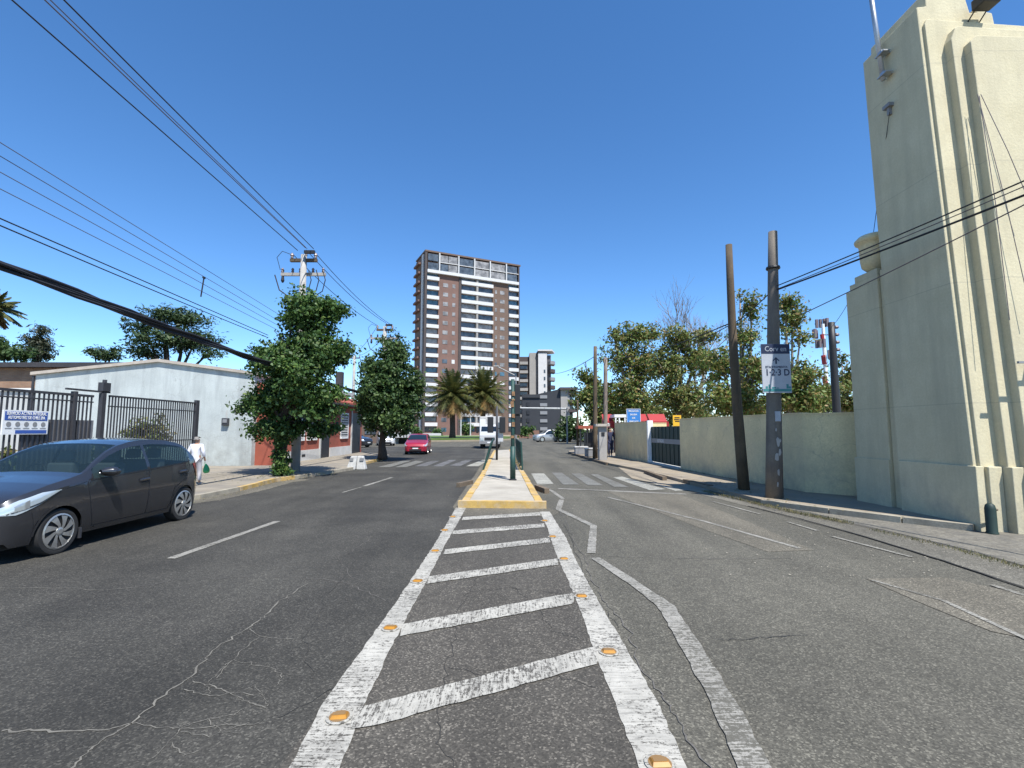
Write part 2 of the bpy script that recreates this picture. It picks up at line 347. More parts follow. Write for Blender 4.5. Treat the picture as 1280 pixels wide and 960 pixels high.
# ------------------------------------------------------------------ mesh builder
def tag(o, label=None, cat=None, group=None, kind=None):
    if label: o['label'] = label
    if cat: o['category'] = cat
    if group: o['group'] = group
    if kind: o['kind'] = kind
    return o
def wloc(o):
    p = Vector((0, 0, 0))
    while o is not None:
        p += Vector(o.location); o = o.parent
    return p
def empty(name, loc, label=None, cat=None, group=None, kind=None):
    o = bpy.data.objects.new(name, None); COL.objects.link(o); o.location = loc
    o.empty_display_size = .2
    return tag(o, label, cat, group, kind)
class MB:
    def __init__(s): s.v = []; s.f = []
    def add(s, vs, fs):
        b = len(s.v); s.v += [tuple(p) for p in vs]; s.f += [tuple(b + i for i in f) for f in fs]; return s
    def box(s, x0, x1, y0, y1, z0, z1):
        vs = [(x, y, z) for z in (z0, z1) for y in (y0, y1) for x in (x0, x1)]
        return s.add(vs, [(0, 2, 3, 1), (4, 5, 7, 6), (0, 1, 5, 4), (2, 6, 7, 3), (0, 4, 6, 2), (1, 3, 7, 5)])
    def obox(s, o, ux, uy, a0, a1, b0, b1, z0, z1):
        """box in a frame: origin o, axis ux (unit, horizontal) and uy (unit, horizontal)"""
        vs = []
        for z in (z0, z1):
            for b in (b0, b1):
                for a in (a0, a1):
                    p = Vector(o) + Vector(ux) * a + Vector(uy) * b
                    vs.append((p.x, p.y, p.z + z))
        return s.add(vs, [(0, 2, 3, 1), (4, 5, 7, 6), (0, 1, 5, 4), (2, 6, 7, 3), (0, 4, 6, 2), (1, 3, 7, 5)])
    def prism(s, poly, z0, z1):
        n = len(poly)
        vs = [(p[0], p[1], z0) for p in poly] + [(p[0], p[1], z1) for p in poly]
        fs = [tuple(range(n))[::-1], tuple(range(n, 2 * n))] + [(i, (i + 1) % n, n + (i + 1) % n, n + i) for i in range(n)]
        return s.add(vs, fs)
    def sheet(s, poly, z):
        return s.add([(p[0], p[1], z) for p in poly], [tuple(range(len(poly)))])
    def ribbon(s, pts, w, z):
        """flat strip of varying width along ground points"""
        n = len(pts); ws = w if isinstance(w, (list, tuple)) else [w] * n
        vs = []
        for i, p in enumerate(pts):
            a = Vector(pts[max(0, i - 1)][:2]); b = Vector(pts[min(n - 1, i + 1)][:2])
            d = (b - a); d = d.normalized() if d.length > 1e-9 else Vector((0, 1)); nx = Vector((-d.y, d.x)) * ws[i] / 2
            vs += [(p[0] + nx.x, p[1] + nx.y, z), (p[0] - nx.x, p[1] - nx.y, z)]
        return s.add(vs, [(2 * i, 2 * i + 1, 2 * i + 3, 2 * i + 2) for i in range(n - 1)])
    def tube(s, pts, rs, seg=8, caps=True):
        pts = [Vector(p) for p in pts]; n = len(pts)
        rs = rs if isinstance(rs, (list, tuple)) else [rs] * n
        vs = []; prev = None
        for i, p in enumerate(pts):
            d = (pts[min(n - 1, i + 1)] - pts[max(0, i - 1)]).normalized()
            if prev is None:
                u = d.cross(Vector((0, 0, 1)))
                if u.length < .05: u = d.cross(Vector((1, 0, 0)))
            else: u = prev - d * prev.dot(d)
            u.normalize(); prev = u; w = d.cross(u)
            for k in range(seg):
                a = 2 * math.pi * k / seg
                vs.append(p + (u * math.cos(a) + w * math.sin(a)) * rs[i])
        fs = [(i * seg + k, i * seg + (k + 1) % seg, (i + 1) * seg + (k + 1) % seg, (i + 1) * seg + k) for i in range(n - 1) for k in range(seg)]
        if caps: fs += [tuple(range(seg))[::-1], tuple((n - 1) * seg + k for k in range(seg))]
        return s.add(vs, fs)
    def lathe(s, o, prof, seg=16, axis='Z'):
        n = len(prof); vs = []
        for r, h in prof:
            for k in range(seg):
                a = 2 * math.pi * k / seg; x, y = r * math.cos(a), r * math.sin(a)
                vs.append((o[0] + x, o[1] + y, o[2] + h) if axis == 'Z' else (o[0] + h, o[1] + x, o[2] + y) if axis == 'X' else (o[0] + x, o[1] + h, o[2] + y))
        fs = [(i * seg + k, i * seg + (k + 1) % seg, (i + 1) * seg + (k + 1) % seg, (i + 1) * seg + k) for i in range(n - 1) for k in range(seg)]
        fs += [tuple(range(seg))[::-1], tuple((n - 1) * seg + k for k in range(seg))]
        return s.add(vs, fs)
    def build(s, name, m, parent=None, smooth=False, bevel=0, label=None, org=None):
        me = bpy.data.meshes.new(name)
        v = np.array(s.v, dtype=float).reshape(-1, 3)
        if parent is not None: off = wloc(parent)
        elif org is not None: off = Vector(org)
        else:
            off = Vector(((v[:, 0].min() + v[:, 0].max()) / 2, (v[:, 1].min() + v[:, 1].max()) / 2, v[:, 2].min()))
        v = v - np.array(off)
        me.from_pydata([tuple(p) for p in v.tolist()], [], s.f); me.update()
        me.materials.append(MT[m] if isinstance(m, str) else m)
        if smooth: me.polygons.foreach_set('use_smooth', [True] * len(me.polygons))
        o = bpy.data.objects.new(name, me); COL.objects.link(o)
        if parent is not None: o.parent = parent
        else: o.location = off
        if bevel:
            b = o.modifiers.new('bevel', 'BEVEL'); b.width = bevel; b.segments = 2; b.limit_method = 'ANGLE'; b.angle_limit = R(35)
        if smooth == 'auto':
            pass
        if label: o['label'] = label
        return o
def struct(name, mb, m, org=(0, 0, 0), **k):
    return tag(mb.build(name, m, org=org, **k), kind='structure')
def dup(src, loc=None, **k):
    def rec(o, par):
        c = o.copy(); COL.objects.link(c); c.parent = par
        for ch in [x for x in SRC if x.parent is o]: rec(ch, c)
        return c
    SRC = list(COL.objects)
    r = rec(src, None)
    if loc is not None: r.location = loc
    for a, b in k.items(): r[a] = b
    return r
def text(body, size, m, parent, origin, ux, un, align='CENTER', bold=False, depth=.004, fit=None):
    """flat lettering: ux = reading direction, un = direction it faces"""
    cu = bpy.data.curves.new('t', 'FONT'); cu.body = body; cu.size = size; cu.align_x = align; cu.align_y = 'CENTER'; cu.extrude = depth / 2
    if bold: cu.offset = size * .02
    cu.resolution_u = 3
    o = bpy.data.objects.new('t', cu); COL.objects.link(o)
    dg = bpy.context.evaluated_depsgraph_get(); me = bpy.data.meshes.new_from_object(o.evaluated_get(dg))
    bpy.data.objects.remove(o); bpy.data.curves.remove(cu)
    if fit:
        xs = [v.co.x for v in me.vertices]; me.transform(Matrix.Scale(fit / (max(xs) - min(xs)), 4, (1, 0, 0)))
    ux = Vector(ux).normalized(); un = Vector(un).normalized(); uy = un.cross(ux)
    M = Matrix((ux, uy, un)).transposed().to_4x4()
    M.translation = Vector(origin) - wloc(parent)
    me.transform(M); me.name = 'lettering'
    me.materials.clear(); me.materials.append(MT[m])
    ob = bpy.data.objects.new('lettering', me); COL.objects.link(ob); ob.parent = parent
    return ob
def npmesh(name, V, F, m, parent=None, smooth=False):
    me = bpy.data.meshes.new(name); V = np.asarray(V, dtype=np.float32); F = np.asarray(F, dtype=np.int32)
    if parent is not None: V = V - np.array(wloc(parent), dtype=np.float32)
    me.vertices.add(len(V)); me.vertices.foreach_set('co', V.ravel())
    k = F.shape[1]
    me.loops.add(F.size); me.loops.foreach_set('vertex_index', F.ravel())
    me.polygons.add(len(F)); me.polygons.foreach_set('loop_start', np.arange(0, F.size, k, dtype=np.int32))
    try: me.polygons.foreach_set('loop_total', np.full(len(F), k, dtype=np.int32))
    except Exception: pass
    me.update(calc_edges=True); me.validate()
    me.materials.append(MT[m])
    o = bpy.data.objects.new(name, me); COL.objects.link(o)
    if parent is not None: o.parent = parent
    return o
NUM = ['first', 'second', 'third', 'fourth', 'fifth', 'sixth', 'seventh', 'eighth', 'ninth', 'tenth', 'eleventh', 'twelfth', 'thirteenth', 'fourteenth']

# ================================================================== THE GROUND
struct('ground', MB().sheet([(-1500, -200), (1500, -200), (1500, 3000), (-1500, 3000)], -.012), 'ground')
struct('road', MB().sheet([(-11, -12), (14, -12), (14, 36), (60, 40), (70, 130), (-70, 130), (-60, 36), (-11, 34)], 0), 'asph_r')
left_dark = [(-9, -10), (-1.6, -10), at(350, 960), at(420, 862), at(480, 778), at(530, 708), at(572, 640), at(590, 600), at(606, 572), (-2.6, 48), (-14, 48), (-14, 30), (-9, 20)]
struct('left_carriageway', MB().sheet([(p[0], p[1]) for p in left_dark], .003), 'asph_l')
mid = [(-1.25, -8), (.9, -8), at(850, 960), at(772, 820), at(730, 730), at(690, 640), at(572, 640), at(530, 708), at(480, 778), at(420, 862), at(350, 960)]
struct('median_asphalt', MB().sheet([(p[0], p[1]) for p in mid], .0045), 'asph_m')
struct('repair_patch', MB().sheet([p[:2] for p in [at(755, 613), at(850, 618), at(925, 648), at(1018, 688), at(960, 690), at(880, 662), at(800, 632)]], .004), 'asph_pale')
struct('worn_asphalt_patch', MB().sheet([p[:2] for p in [at(1083, 724), at(1180, 722), at(1255, 738), at(1290, 748), at(1290, 800), at(1240, 790), at(1160, 758)]], .005), 'asph_pale')
seamo = [at(870, 617), at(930, 632), at(1000, 650), at(1090, 674), at(1180, 702), at(1290, 738)]
seami = [at(1290, 712), at(1210, 690), at(1120, 668), at(1040, 651), at(960, 636), at(885, 614)]
struct('gutter', MB().sheet([(p.x, p.y) for p in seamo + seami], .006), 'conc_edge')
struct('driveway_paving', MB().sheet([(p.x, p.y) for p in seami[::-1]] + [(9, 5.2), (14, 3), (14, 8.6), (7.2, 8.6)], .012), 'cobble')
def jit(pts, n=6, a=.02):
    out = []
    for i in range(len(pts) - 1):
        p, q = Vector(pts[i]), Vector(pts[i + 1])
        L_ = (q - p).length
        for k in range(n):
            t_ = k / n; r = p.lerp(q, t_)
            am = min(a, L_ * .06)
            out.append(Vector((r.x + random.uniform(-am, am), r.y + random.uniform(-am, am), 0)))
    out.append(Vector(pts[-1])); return out
g = MB()
for px in ([(935, 633), (1000, 649), (1090, 674), (1180, 702), (1290, 739)], [(885, 613), (960, 635), (1040, 650), (1120, 667), (1210, 689), (1290, 711)]):
    g.ribbon(jit([at(*p) for p in px], 6, .01), .035, .015)
struct('gutter_joint', g, 'crackd')

# ---- painted markings
def pxpoly(pts, z=0, a=.007):
    w = [at(x, y) for x, y in pts]; out = []
    for i, p in enumerate(w):                           # edges broken up every few centimetres
        q = w[(i + 1) % len(w)]; L_ = (q - p).length; n = max(1, min(60, int(L_ / .07)))
        for k in range(n):
            c_ = p.lerp(q, k / n); j = a if k else 0; out.append((c_.x + random.uniform(-j, j), c_.y + random.uniform(-j, j)))
    return out
def rib(mb, pts, w, z):
    ws = list(w) if isinstance(w, (list, tuple)) else [w] * len(pts); P = []; W2 = []
    for i in range(len(pts) - 1):
        L_ = (pts[i + 1] - pts[i]).length; n = max(1, min(80, int(L_ / .08)))
        for k in range(n): P.append(pts[i].lerp(pts[i + 1], k / n)); W2.append((ws[i] + (ws[i + 1] - ws[i]) * k / n) * random.uniform(.90, 1.08))
    P.append(pts[-1]); W2.append(ws[-1]); mb.ribbon(P, W2, z)
mk = MB()
mk.sheet(pxpoly([(362, 960), (398, 890), (455, 810), (492, 758), (520, 716), (545, 678), (570, 635), (583, 635), (566, 665), (552, 690), (536, 722), (514, 762), (488, 812), (450, 895), (425, 960)]), .009)
a0, a1 = at(362, 960), at(425, 960); d_ = (at(398, 890) - a0) * 4
mk.sheet([a0[:2], a1[:2], (a1 - d_)[:2], (a0 - d_)[:2]], .009)
mk.sheet(pxpoly([(675, 640), (687, 640), (707, 672), (722, 705), (742, 742), (776, 800), (820, 875), (858, 960), (798, 960), (772, 890), (742, 812), (724, 760), (708, 722), (694, 690), (684, 660)]), .009)
a0, a1 = at(798, 960), at(858, 960); d_ = (at(820, 875) - a1) * 4
mk.sheet([a0[:2], a1[:2], (a1 - d_)[:2], (a0 - d_)[:2]], .009)
struct('median_edge_line', mk, 'paintL')
mk = MB()
for q in ([(440, 888), (438, 914), (470, 909), (746, 832), (750, 809), (735, 812), (460, 884)],
          [(502, 782), (500, 797), (716, 756), (718, 742)], [(536, 722), (533, 731), (698, 707), (697, 699)],
          [(556, 688), (554, 694), (688, 679), (687, 673)], [(567, 664), (565, 669), (681, 660), (680, 655)], [(579, 647), (577, 651), (676, 645), (675, 641)]):
    mk.sheet(pxpoly(q), .0125)
struct('median_crossbar', mk, 'paintX')
mk = MB()
rib(mk, [at(*p) for p in [(670, 606), (690, 614), (704, 624)]], .10, .008)
rib(mk, [at(*p) for p in [(702, 625), (698, 637), (742, 658), (739, 692)]], .12, .0085)
rib(mk, [at(*p) for p in [(744, 698), (790, 728), (832, 758), (862, 806), (905, 880), (943, 960), (1000, 1090)]], [.12, .13, .16, .16, .16, .16, .16], .0088)
struct('old_edge_line', mk, 'paintR')
mk = MB()
for a, b in (((890, 627), (950, 643)), ((985, 653), (1022, 664)), ((1040, 671), (1140, 697)), ((1240, 732), (1290, 748))):
    rib(mk, [at(*a), at(*b)], .07, .0095)
rib(mk, [at(760, 622), at(880, 652), at(1000, 686)], .08, .009)
rib(mk, [at(1090, 726), at(1180, 752), at(1290, 803)], .05, .010)
rib(mk, [at(698, 611), at(858, 618)], .22, .0085)
struct('right_edge_line', mk, 'paintR')
mk = MB(); rib(mk, [at(213, 699), at(347, 652)], .12, .009); rib(mk, [at(455, 608), at(490, 597)], .13, .009); rib(mk, [at(428, 616), at(452, 609)], .06, .009)
struct('lane_dash', mk, 'paintR')
def stripe(ps, m, name='crossing_stripe'): mk = MB(); mk.sheet(pxpoly(ps), .008); return struct(name, mk, m)
for ps, m in (([(664, 592), (680, 592), (692, 605), (672, 606)], 'paintZ3'), ([(690, 591), (702, 591), (724, 606), (704, 606)], 'paintZ'),
              ([(714, 592), (726, 592), (754, 607), (735, 607)], 'paintZ'), ([(738, 593), (747, 593), (786, 609), (768, 609)], 'paintZ'),
              ([(766, 597), (778, 596), (832, 612), (812, 613)], 'paintZ3'), ([(794, 597), (806, 596), (862, 613), (844, 614)], 'paintZ3'),
              ([(582, 583), (603, 575), (612, 575), (598, 583)], 'paintZ3'), ([(562, 582), (582, 575), (591, 575), (575, 583)], 'paintZ2'),
              ([(540, 583), (562, 575), (571, 575), (553, 583)], 'paintZ2'), ([(518, 583), (540, 576), (550, 576), (533, 583)], 'paintZ2'),
              ([(494, 584), (520, 576), (530, 577), (508, 584)], 'paintZ'), ([(472, 584), (504, 576), (514, 576), (488, 584)], 'paintZ')):
    stripe(ps, m)
# ---- cracks
cr = MB()
for ps, w in (([(0, 915), (60, 914), (135, 913), (165, 905), (205, 870), (240, 845), (265, 815), (310, 785), (330, 772), (350, 752), (385, 730)], .017),
              ([(85, 965), (110, 940), (130, 925), (165, 905)], .018), ([(165, 905), (215, 912), (260, 910), (310, 905)], .009),
              ([(240, 852), (270, 860), (290, 868), (312, 880), (332, 886)], .012), ([(310, 786), (325, 797), (372, 800)], .008),
              ([(270, 848), (290, 826), (312, 805), (325, 797)], .008), ([(290, 826), (340, 835), (352, 845), (346, 858)], .007),
              ([(190, 950), (215, 925), (226, 912), (250, 902), (292, 895), (302, 888)], .009), ([(232, 862), (262, 872), (300, 866), (330, 872), (334, 884)], .007),
              ([(215, 930), (232, 945), (248, 940)], .008), ([(258, 900), (275, 915), (300, 918)], .005), ([(0, 736), (60, 735), (130, 738), (170, 735)], .010),
              ([(262, 868), (258, 856), (268, 846), (290, 826)], .006), ([(300, 866), (318, 858), (330, 872)], .006), ([(226, 915), (262, 922), (300, 908), (330, 905)], .006)):
    cr.ribbon(jit([at(*p) for p in ps], 7, .022), [w * random.uniform(.15, 1.05) for _ in range((len(ps) - 1) * 7 + 1)], .0062)
struct('dusty_crack', cr, 'crack')
cr = MB()
for ps, w in (([(170, 735), (220, 725), (300, 722), (380, 722), (430, 728), (460, 740), (482, 752)], .012),
              ([(700, 640), (712, 662), (726, 690), (740, 722), (758, 755), (788, 790), (798, 828), (820, 860), (842, 892), (862, 928), (892, 965)], .011),
              ([(750, 696), (800, 697), (850, 698), (930, 699), (990, 698)], .012), ([(410, 700), (440, 690), (470, 668)], .008), ([(480, 735), (440, 722), (420, 690)], .006)):
    cr.ribbon(jit([at(*p) for p in ps], 7, .03), [w * random.uniform(.4, 1.2) for _ in range((len(ps) - 1) * 7 + 1)], .0066)
struct('filled_crack', cr, 'crackm')
cr = MB()
for ps, w in (([(600, 715), (585, 740), (572, 772), (566, 810), (556, 850), (547, 890), (548, 930), (572, 965)], .007), ([(640, 735), (672, 760), (690, 790), (730, 800)], .007),
              ([(705, 655), (720, 690), (735, 735), (765, 772), (780, 815), (808, 870), (830, 930)], .005), ([(350, 900), (420, 860), (470, 840)], .005),
              ([(585, 740), (640, 735), (720, 745)], .006), ([(560, 835), (620, 850), (690, 845), (745, 860)], .005), ([(445, 700), (410, 745), (380, 800), (390, 850)], .005),
              ([(300, 640), (330, 655), (380, 660), (430, 655)], .01), ([(900, 800), (960, 798), (1010, 795)], .008)):
    cr.ribbon(jit([at(*p) for p in ps], 7, .03), [w * random.uniform(.4, 1.2) for _ in range((len(ps) - 1) * 7 + 1)], .0070)
struct('dark_crack', cr, 'crackd')

# ---- pavements
curbL = [(-7.95, -12), (-7.95, 10.6), at(250, 621, .06), at(300, 611, .06), at(345, 600, .06), at(368, 597, .06), at(440, 586, .06), at(452, 580, .06), at(478, 574, .06)]
curbL = [tuple(p[:2]) for p in curbL]
polyL = [(-60, -12)] + curbL + [(-7.6, 30.5), (-9.8, 33.5), (-11.2, 34.5), (-60, 34.5)]
struct('left_pavement', MB().prism(polyL[::-1], -.05, .10), 'side_l')
kb = MB()
def kerbline(mb, pts, w, z1, inset=0.0):
    for i in range(len(pts) - 1):
        p, q = Vector((*pts[i][:2], 0)), Vector((*pts[i + 1][:2], 0)); L_ = (q - p).length; u = (q - p).normalized(); v = Vector((-u.y, u.x, 0))
        n = max(1, int(L_ / .95))
        for k in range(n):
            dz = random.uniform(-.006, .006); dj = random.uniform(-.008, .008)
            mb.obox(p, u, v, L_ * k / n + .008, L_ * (k + 1) / n - .008, inset + dj, inset + w + dj, -.04, z1 + dz)
kerbline(kb, curbL[:4], .14, .112, -.02); kerbline(kb, curbL[5:8], .14, .112, -.02)
struct('left_kerb', kb, 'kerb')
kb = MB(); kerbline(kb, curbL[3:6], .14, .114, -.022); kerbline(kb, curbL[7:9], .14, .114, -.022)
struct('left_yellow_kerb', kb, 'kerb_y')
curbR = [at(712, 566, .05), at(735, 573, .05), at(760, 580, .05), at(800, 588, .05), at(858, 603, .05), at(905, 615, .05), at(955, 628, .05), at(1040, 639, .05), at(1130, 650, .05), at(1218, 660, .05)]
curbR = [tuple(p[:2]) for p in curbR]
polyR = curbR + [(14, 9.0), (14, 38), (5, 38), (4.2, 36.5)]
struct('right_pavement', MB().prism(polyR, -.05, .10), 'side_r')
kb = MB(); kerbline(kb, curbR[6:10], -.16, .118, .03)
struct('right_kerb', kb, 'kerb')
kb = MB(); kerbline(kb, [curbR[0], curbR[1], curbR[2]], -.14, .115, .03)
for (x0, y0), (x1, y1) in (((808, 592), (832, 601)), ((857, 604), (890, 612))):
    p, q = at(x0, y0), at(x1, y1); kerbline(kb, [p[:2], q[:2]], -.14, .125, .05)
struct('broken_kerb', kb, 'kerb_dirt')
fp = MB()
fp.sheet([p[:2] for p in [at(770, 582), at(812, 592), at(858, 604), at(905, 615), at(880, 617), at(840, 610), at(790, 598)]], .010)
fp.sheet([p[:2] for p in [at(800, 581, .1), at(850, 590, .1), at(905, 602, .1), at(900, 606, .1), at(850, 596, .1), at(805, 587, .1)]], .104)
struct('dropped_kerb_paving', fp, 'side_r')

# ---- traffic island
il = [at(580, 626, .13), at(603, 592, .13), at(612, 574, .13), at(618, 563, .13)]
ir = [at(676, 627, .13), at(653, 588, .13), at(644, 572, .13), at(638, 562, .13)]
ip = [tuple(p[:2]) for p in il] + [tuple(p[:2]) for p in ir[::-1]]
struct('traffic_island', MB().prism(ip, -.05, .13), 'island')
kb = MB(); kerbline(kb, [p[:2] for p in il], .16, .145, -.12)
struct('island_kerb', kb, 'kerb_y')
kb = MB(); kerbline(kb, [p[:2] for p in ir], -.16, .145, .12); kerbline(kb, [(il[0][0] - .12, il[0][1] - .1), (ir[0][0] + .12, ir[0][1] - .1)], .15, .147, -.05)
struct('island_kerb', kb, 'kerb_y')
kb = MB(); p = at(673, 618); q = at(680, 626)
kb.obox(at(668, 612), Vector((.25, -.97, 0)), Vector((.97, .25, 0)), 0, .9, 0, .13, 0, .13)
kb.obox(at(588, 606), Vector((-.35, -.93, 0)), Vector((-.93, .35, 0)), -.2, .7, 0, .12, 0, .12)
struct('loose_kerb', kb, 'kerb_dirt')
jn = MB(); jn.ribbon(jit([at(602, 595, .13), at(625, 600, .13), at(655, 601, .13)], 5, .01), .03, .1335)
struct('island_joint', jn, 'crackd')
# dust and rubble edges beside the island
dm = MB(); dm.sheet([p[:2] for p in [at(566, 634), at(586, 604), at(604, 580), at(600, 590), at(584, 626), at(676, 632), at(700, 640), at(690, 646), at(576, 645)]], .0065)
# (kept thin: a dusty apron round the island nose)
struct('dust_apron', dm, 'asph_pale')

# ---- roundabout lawn far ahead
el = [(-15 + 15 * math.cos(a), 84 + 17 * math.sin(a)) for a in [2 * math.pi * k / 48 for k in range(48)]]
el2 = [(-15 + 16.2 * math.cos(a), 84 + 18.2 * math.sin(a)) for a in [2 * math.pi * k / 48 for k in range(48)]]
struct('roundabout_kerb', MB().prism(el2, -.02, .2), 'side_r')
struct('roundabout_lawn', MB().prism(el, .1, .45), 'grass')
struct('far_pavement', MB().prism([(-70, 104), (12, 104), (70, 112), (70, 250), (-70, 250)], -.02, .12), 'side_r')

# ---- road studs
def stud(p, name='road_stud'):
    e = empty(name, (p.x, p.y, .0125))
    MB().lathe((p.x, p.y, .0125), [(.076, 0), (.076, .004), (.066, .005)], 18).build('base_ring', 'paintL', e)
    MB().lathe((p.x, p.y, .0125), [(.058, .0052), (.058, .0066), (.05, .0068)], 16).build('glue_patch', 'yel_body', e)
    b = MB(); b.add([(p.x + a * .046, p.y + c_ * .036, .0195) for a, c_ in ((-1, -1), (1, -1), (1, 1), (-1, 1))] +
                    [(p.x + a * .038, p.y + c_ * .018, .032) for a, c_ in ((-1, -1), (1, -1), (1, 1), (-1, 1))],
                    [(0, 1, 5, 4), (1, 2, 6, 5), (2, 3, 7, 6), (3, 0, 4, 7), (4, 5, 6, 7)])
    b.build('reflector', 'yel', e)
    MB().box(p.x - .034, p.x + .034, p.y - .015, p.y + .015, .0322, .034).build('body', 'yel_body', e)
    return e
studL = [(424, 899), (488, 787), (522, 728), (544, 690), (556, 664), (566, 647)]
studR = [(825, 958), (761, 817), (727, 747), (705, 700), (691, 672), (681, 652)]
st0 = stud(at(*studL[0]))
for side, lst in (('left', studL), ('right', studR)):
    for i, px in enumerate(lst):
        p = at(*px)
        o = st0 if (side == 'left' and i == 0) else dup(st0, (p.x, p.y, .0125))
        tag(o, f'{NUM[i]} amber road stud from the camera on the {side} white line of the striped median', 'road stud', 'amber road studs along the striped median')
        o.rotation_euler.z = R(random.uniform(-8, 8))

# ================================================================== RIGHT: TOWER, PIER, WALL, GATE
SWZ = .10
tc_ = at(1226, 657, SWZ); XT = tc_.x; YT = tc_.y           # foot of the near corner
DB = onX(1128, 640, XT).y - YT
def yback(z): return YT + .045 * max(0, z - 1.05)            # the front face leans back
tow = empty('corner_tower', (XT, YT, 0), 'tall cream rendered tower with stepped ribs at the right edge of the street', 'tower')
ZT = 9.62
def slabshape(mb, x0, x1, yoff, ztop, zbot=0.0, back=None, tops=None):
    """rendered slab whose front leans back; tops = [(x,z)...] outline of the top, left to right"""
    tops = tops or [(x0, ztop), (x1, ztop)]
    n = len(tops); bk = (lambda z: YT + DB + .02 * z) if back is None else back
    front = [(x0, zbot), (x1, zbot)] + tops[::-1]
    fv = [(x, yback(z) + yoff, z) for x, z in front]; bv = [(x, bk(z), z) for x, z in front]
    m_ = len(front)
    mb.add(fv + bv, [tuple(range(m_)), tuple(range(2 * m_ - 1, m_ - 1, -1))] + [(i, m_ + i, m_ + (i + 1) % m_, (i + 1) % m_) for i in range(m_)])
b = MB()
xs0, xs1, xs2 = XT + .02, at(1249, 663, 0).x - .03, at(1269, 664, 0).x - .03
slabshape(b, XT, XT + 3.2, 0, ZT, tops=[(XT, ZT), (XT + .18, ZT + .02), (XT + .2, ZT + .35), (XT + .75, ZT + .35), (XT + .8, ZT + .2), (XT + .95, ZT + .2), (XT + 1.0, ZT - .12), (XT + 1.12, ZT - .12), (XT + 1.14, ZT + .02), (XT + 1.3, ZT + .02), (XT + 1.32, ZT - .10), (XT + 1.42, ZT - .12), (XT + 1.44, ZT - .48), (XT + 3.2, ZT - .5)])
b.build('shaft', 'tower', tow, bevel=.02)
b = MB(); slabshape(b, XT + .07, XT + 3.3, -.05, ZT - .35, tops=[(XT + .07, ZT - .4), (XT + .12, ZT - .3), (XT + 3.3, ZT - .55)], back=lambda z: YT + .8); b.build('first_rib', 'tower', tow, bevel=.012)
b = MB(); slabshape(b, xs1, XT + 3.4, -.20, ZT - .7, tops=[(xs1, ZT - .85), (xs1 + .1, ZT - .62), (xs1 + .16, ZT - .58), (XT + 3.4, ZT - .8)], back=lambda z: YT + .8); b.build('second_rib', 'tower', tow, bevel=.015)
b = MB(); slabshape(b, xs2, XT + 3.5, -.34, ZT - .9, tops=[(xs2, ZT - 1.02), (xs2 + .12, ZT - .9), (XT + 3.5, ZT - 1.0)], back=lambda z: YT + .8); b.build('front_panel', 'tower', tow, bevel=.015)
# plinth, one step proud of each plane, 1.1 m high
b = MB()
b.box(XT - .035, XT + .10, YT - .035, YT + DB - .03, 0, 1.06)
b.build('plinth', 'tower', tow, bevel=.012)
b = MB()
b.box(XT + .13, xs1 - .02, YT - .085, YT + .3, 0, 1.055); b.box(xs1 - .015, xs2 - .02, YT - .235, YT + .3, 0, 1.057); b.box(xs2 - .012, XT + 3.52, YT - .375, YT + .3, 0, 1.06)
b.build('front_plinth', 'tower', tow, bevel=.012)
# recess pilaster between tower and pier, then the pier
yp0, yp1 = YT + DB + .1, onX(1072, 620, XT).y
MB().box(XT + .09, XT + 1.2, yp0 - .12, yp0 + .16, 0, 5.0).build('recess', 'tower', tow, bevel=.01)
pier = empty('stepped_pier', (XT, yp0 + .9, 0), 'low cream pier with stepped top joined to the far side of the corner tower', 'pier')
b = MB()
b.box(XT + .03, XT + 1.2, yp0 + .165, yp1, 0, 4.78)
b.build('shaft', 'tower', pier, bevel=.015)
b = MB(); b.box(XT + .04, XT + 1.2, yp0 + .17, yp1 - .12, 4.78, 4.92); b.box(XT + .05, XT + 1.2, yp0 + .18, yp1 - .28, 4.92, 5.06)
b.build('stepped_cap', 'tower', pier, bevel=.01)
MB().box(XT, XT + 1.2, yp0 + .168, yp1 + .03, 0, 1.05).build('plinth', 'tower', pier, bevel=.012)
u0 = dep(1092, 345, yp0 + .52)
ur = empty('roof_urn', (XT + .30, yp0 + .5, 5.06), 'weathered cream urn standing on top of the stepped pier beside the tower', 'urn')
MB().lathe((XT + .30, yp0 + .5, 5.06), [(.12, 0), (.17, .04), (.27, .14), (.29, .28), (.30, .58), (.31, .64), (.37, .68), (.38, .74), (.30, .82), (.12, .86)], 20).build('bowl', 'cream', ur, smooth=True)
# steel mast on the shaded side of the tower
an = empty('antenna_mast', (XT - .1, YT + 1.0, 7.3), 'galvanised steel mast bracketed to the shaded side of the tower', 'mast')
m0 = onX(1104, 100, XT - .12); m1 = onX(1086, -25, XT - .12); dm_ = (m1 - m0)
MB().tube([m0, m0 + dm_ * 1.3], .045, 10).build('pipe', 'steel', an, smooth=True)
for px in ((1103, 66), (1106, 92)):
    q = onX(px[0], px[1], XT - .12)
    g = MB(); g.box(q.x - .06, XT + .02, q.y - .05, q.y + .05, q.z - .03, q.z + .03); g.box(q.x - .07, q.x + .07, q.y - .12, q.y + .12, q.z - .04, q.z - .015)
    g.build('bracket', 'steel', an)
q = onX(1113, 132, XT); g = MB(); g.box(XT - .10, XT, q.y - .09, q.y + .09, q.z - .05, q.z + .02); g.box(XT - .06, XT, q.y - .03, q.y + .03, q.z - .2, q.z - .05); g.build('wall_bracket', 'grey', an)
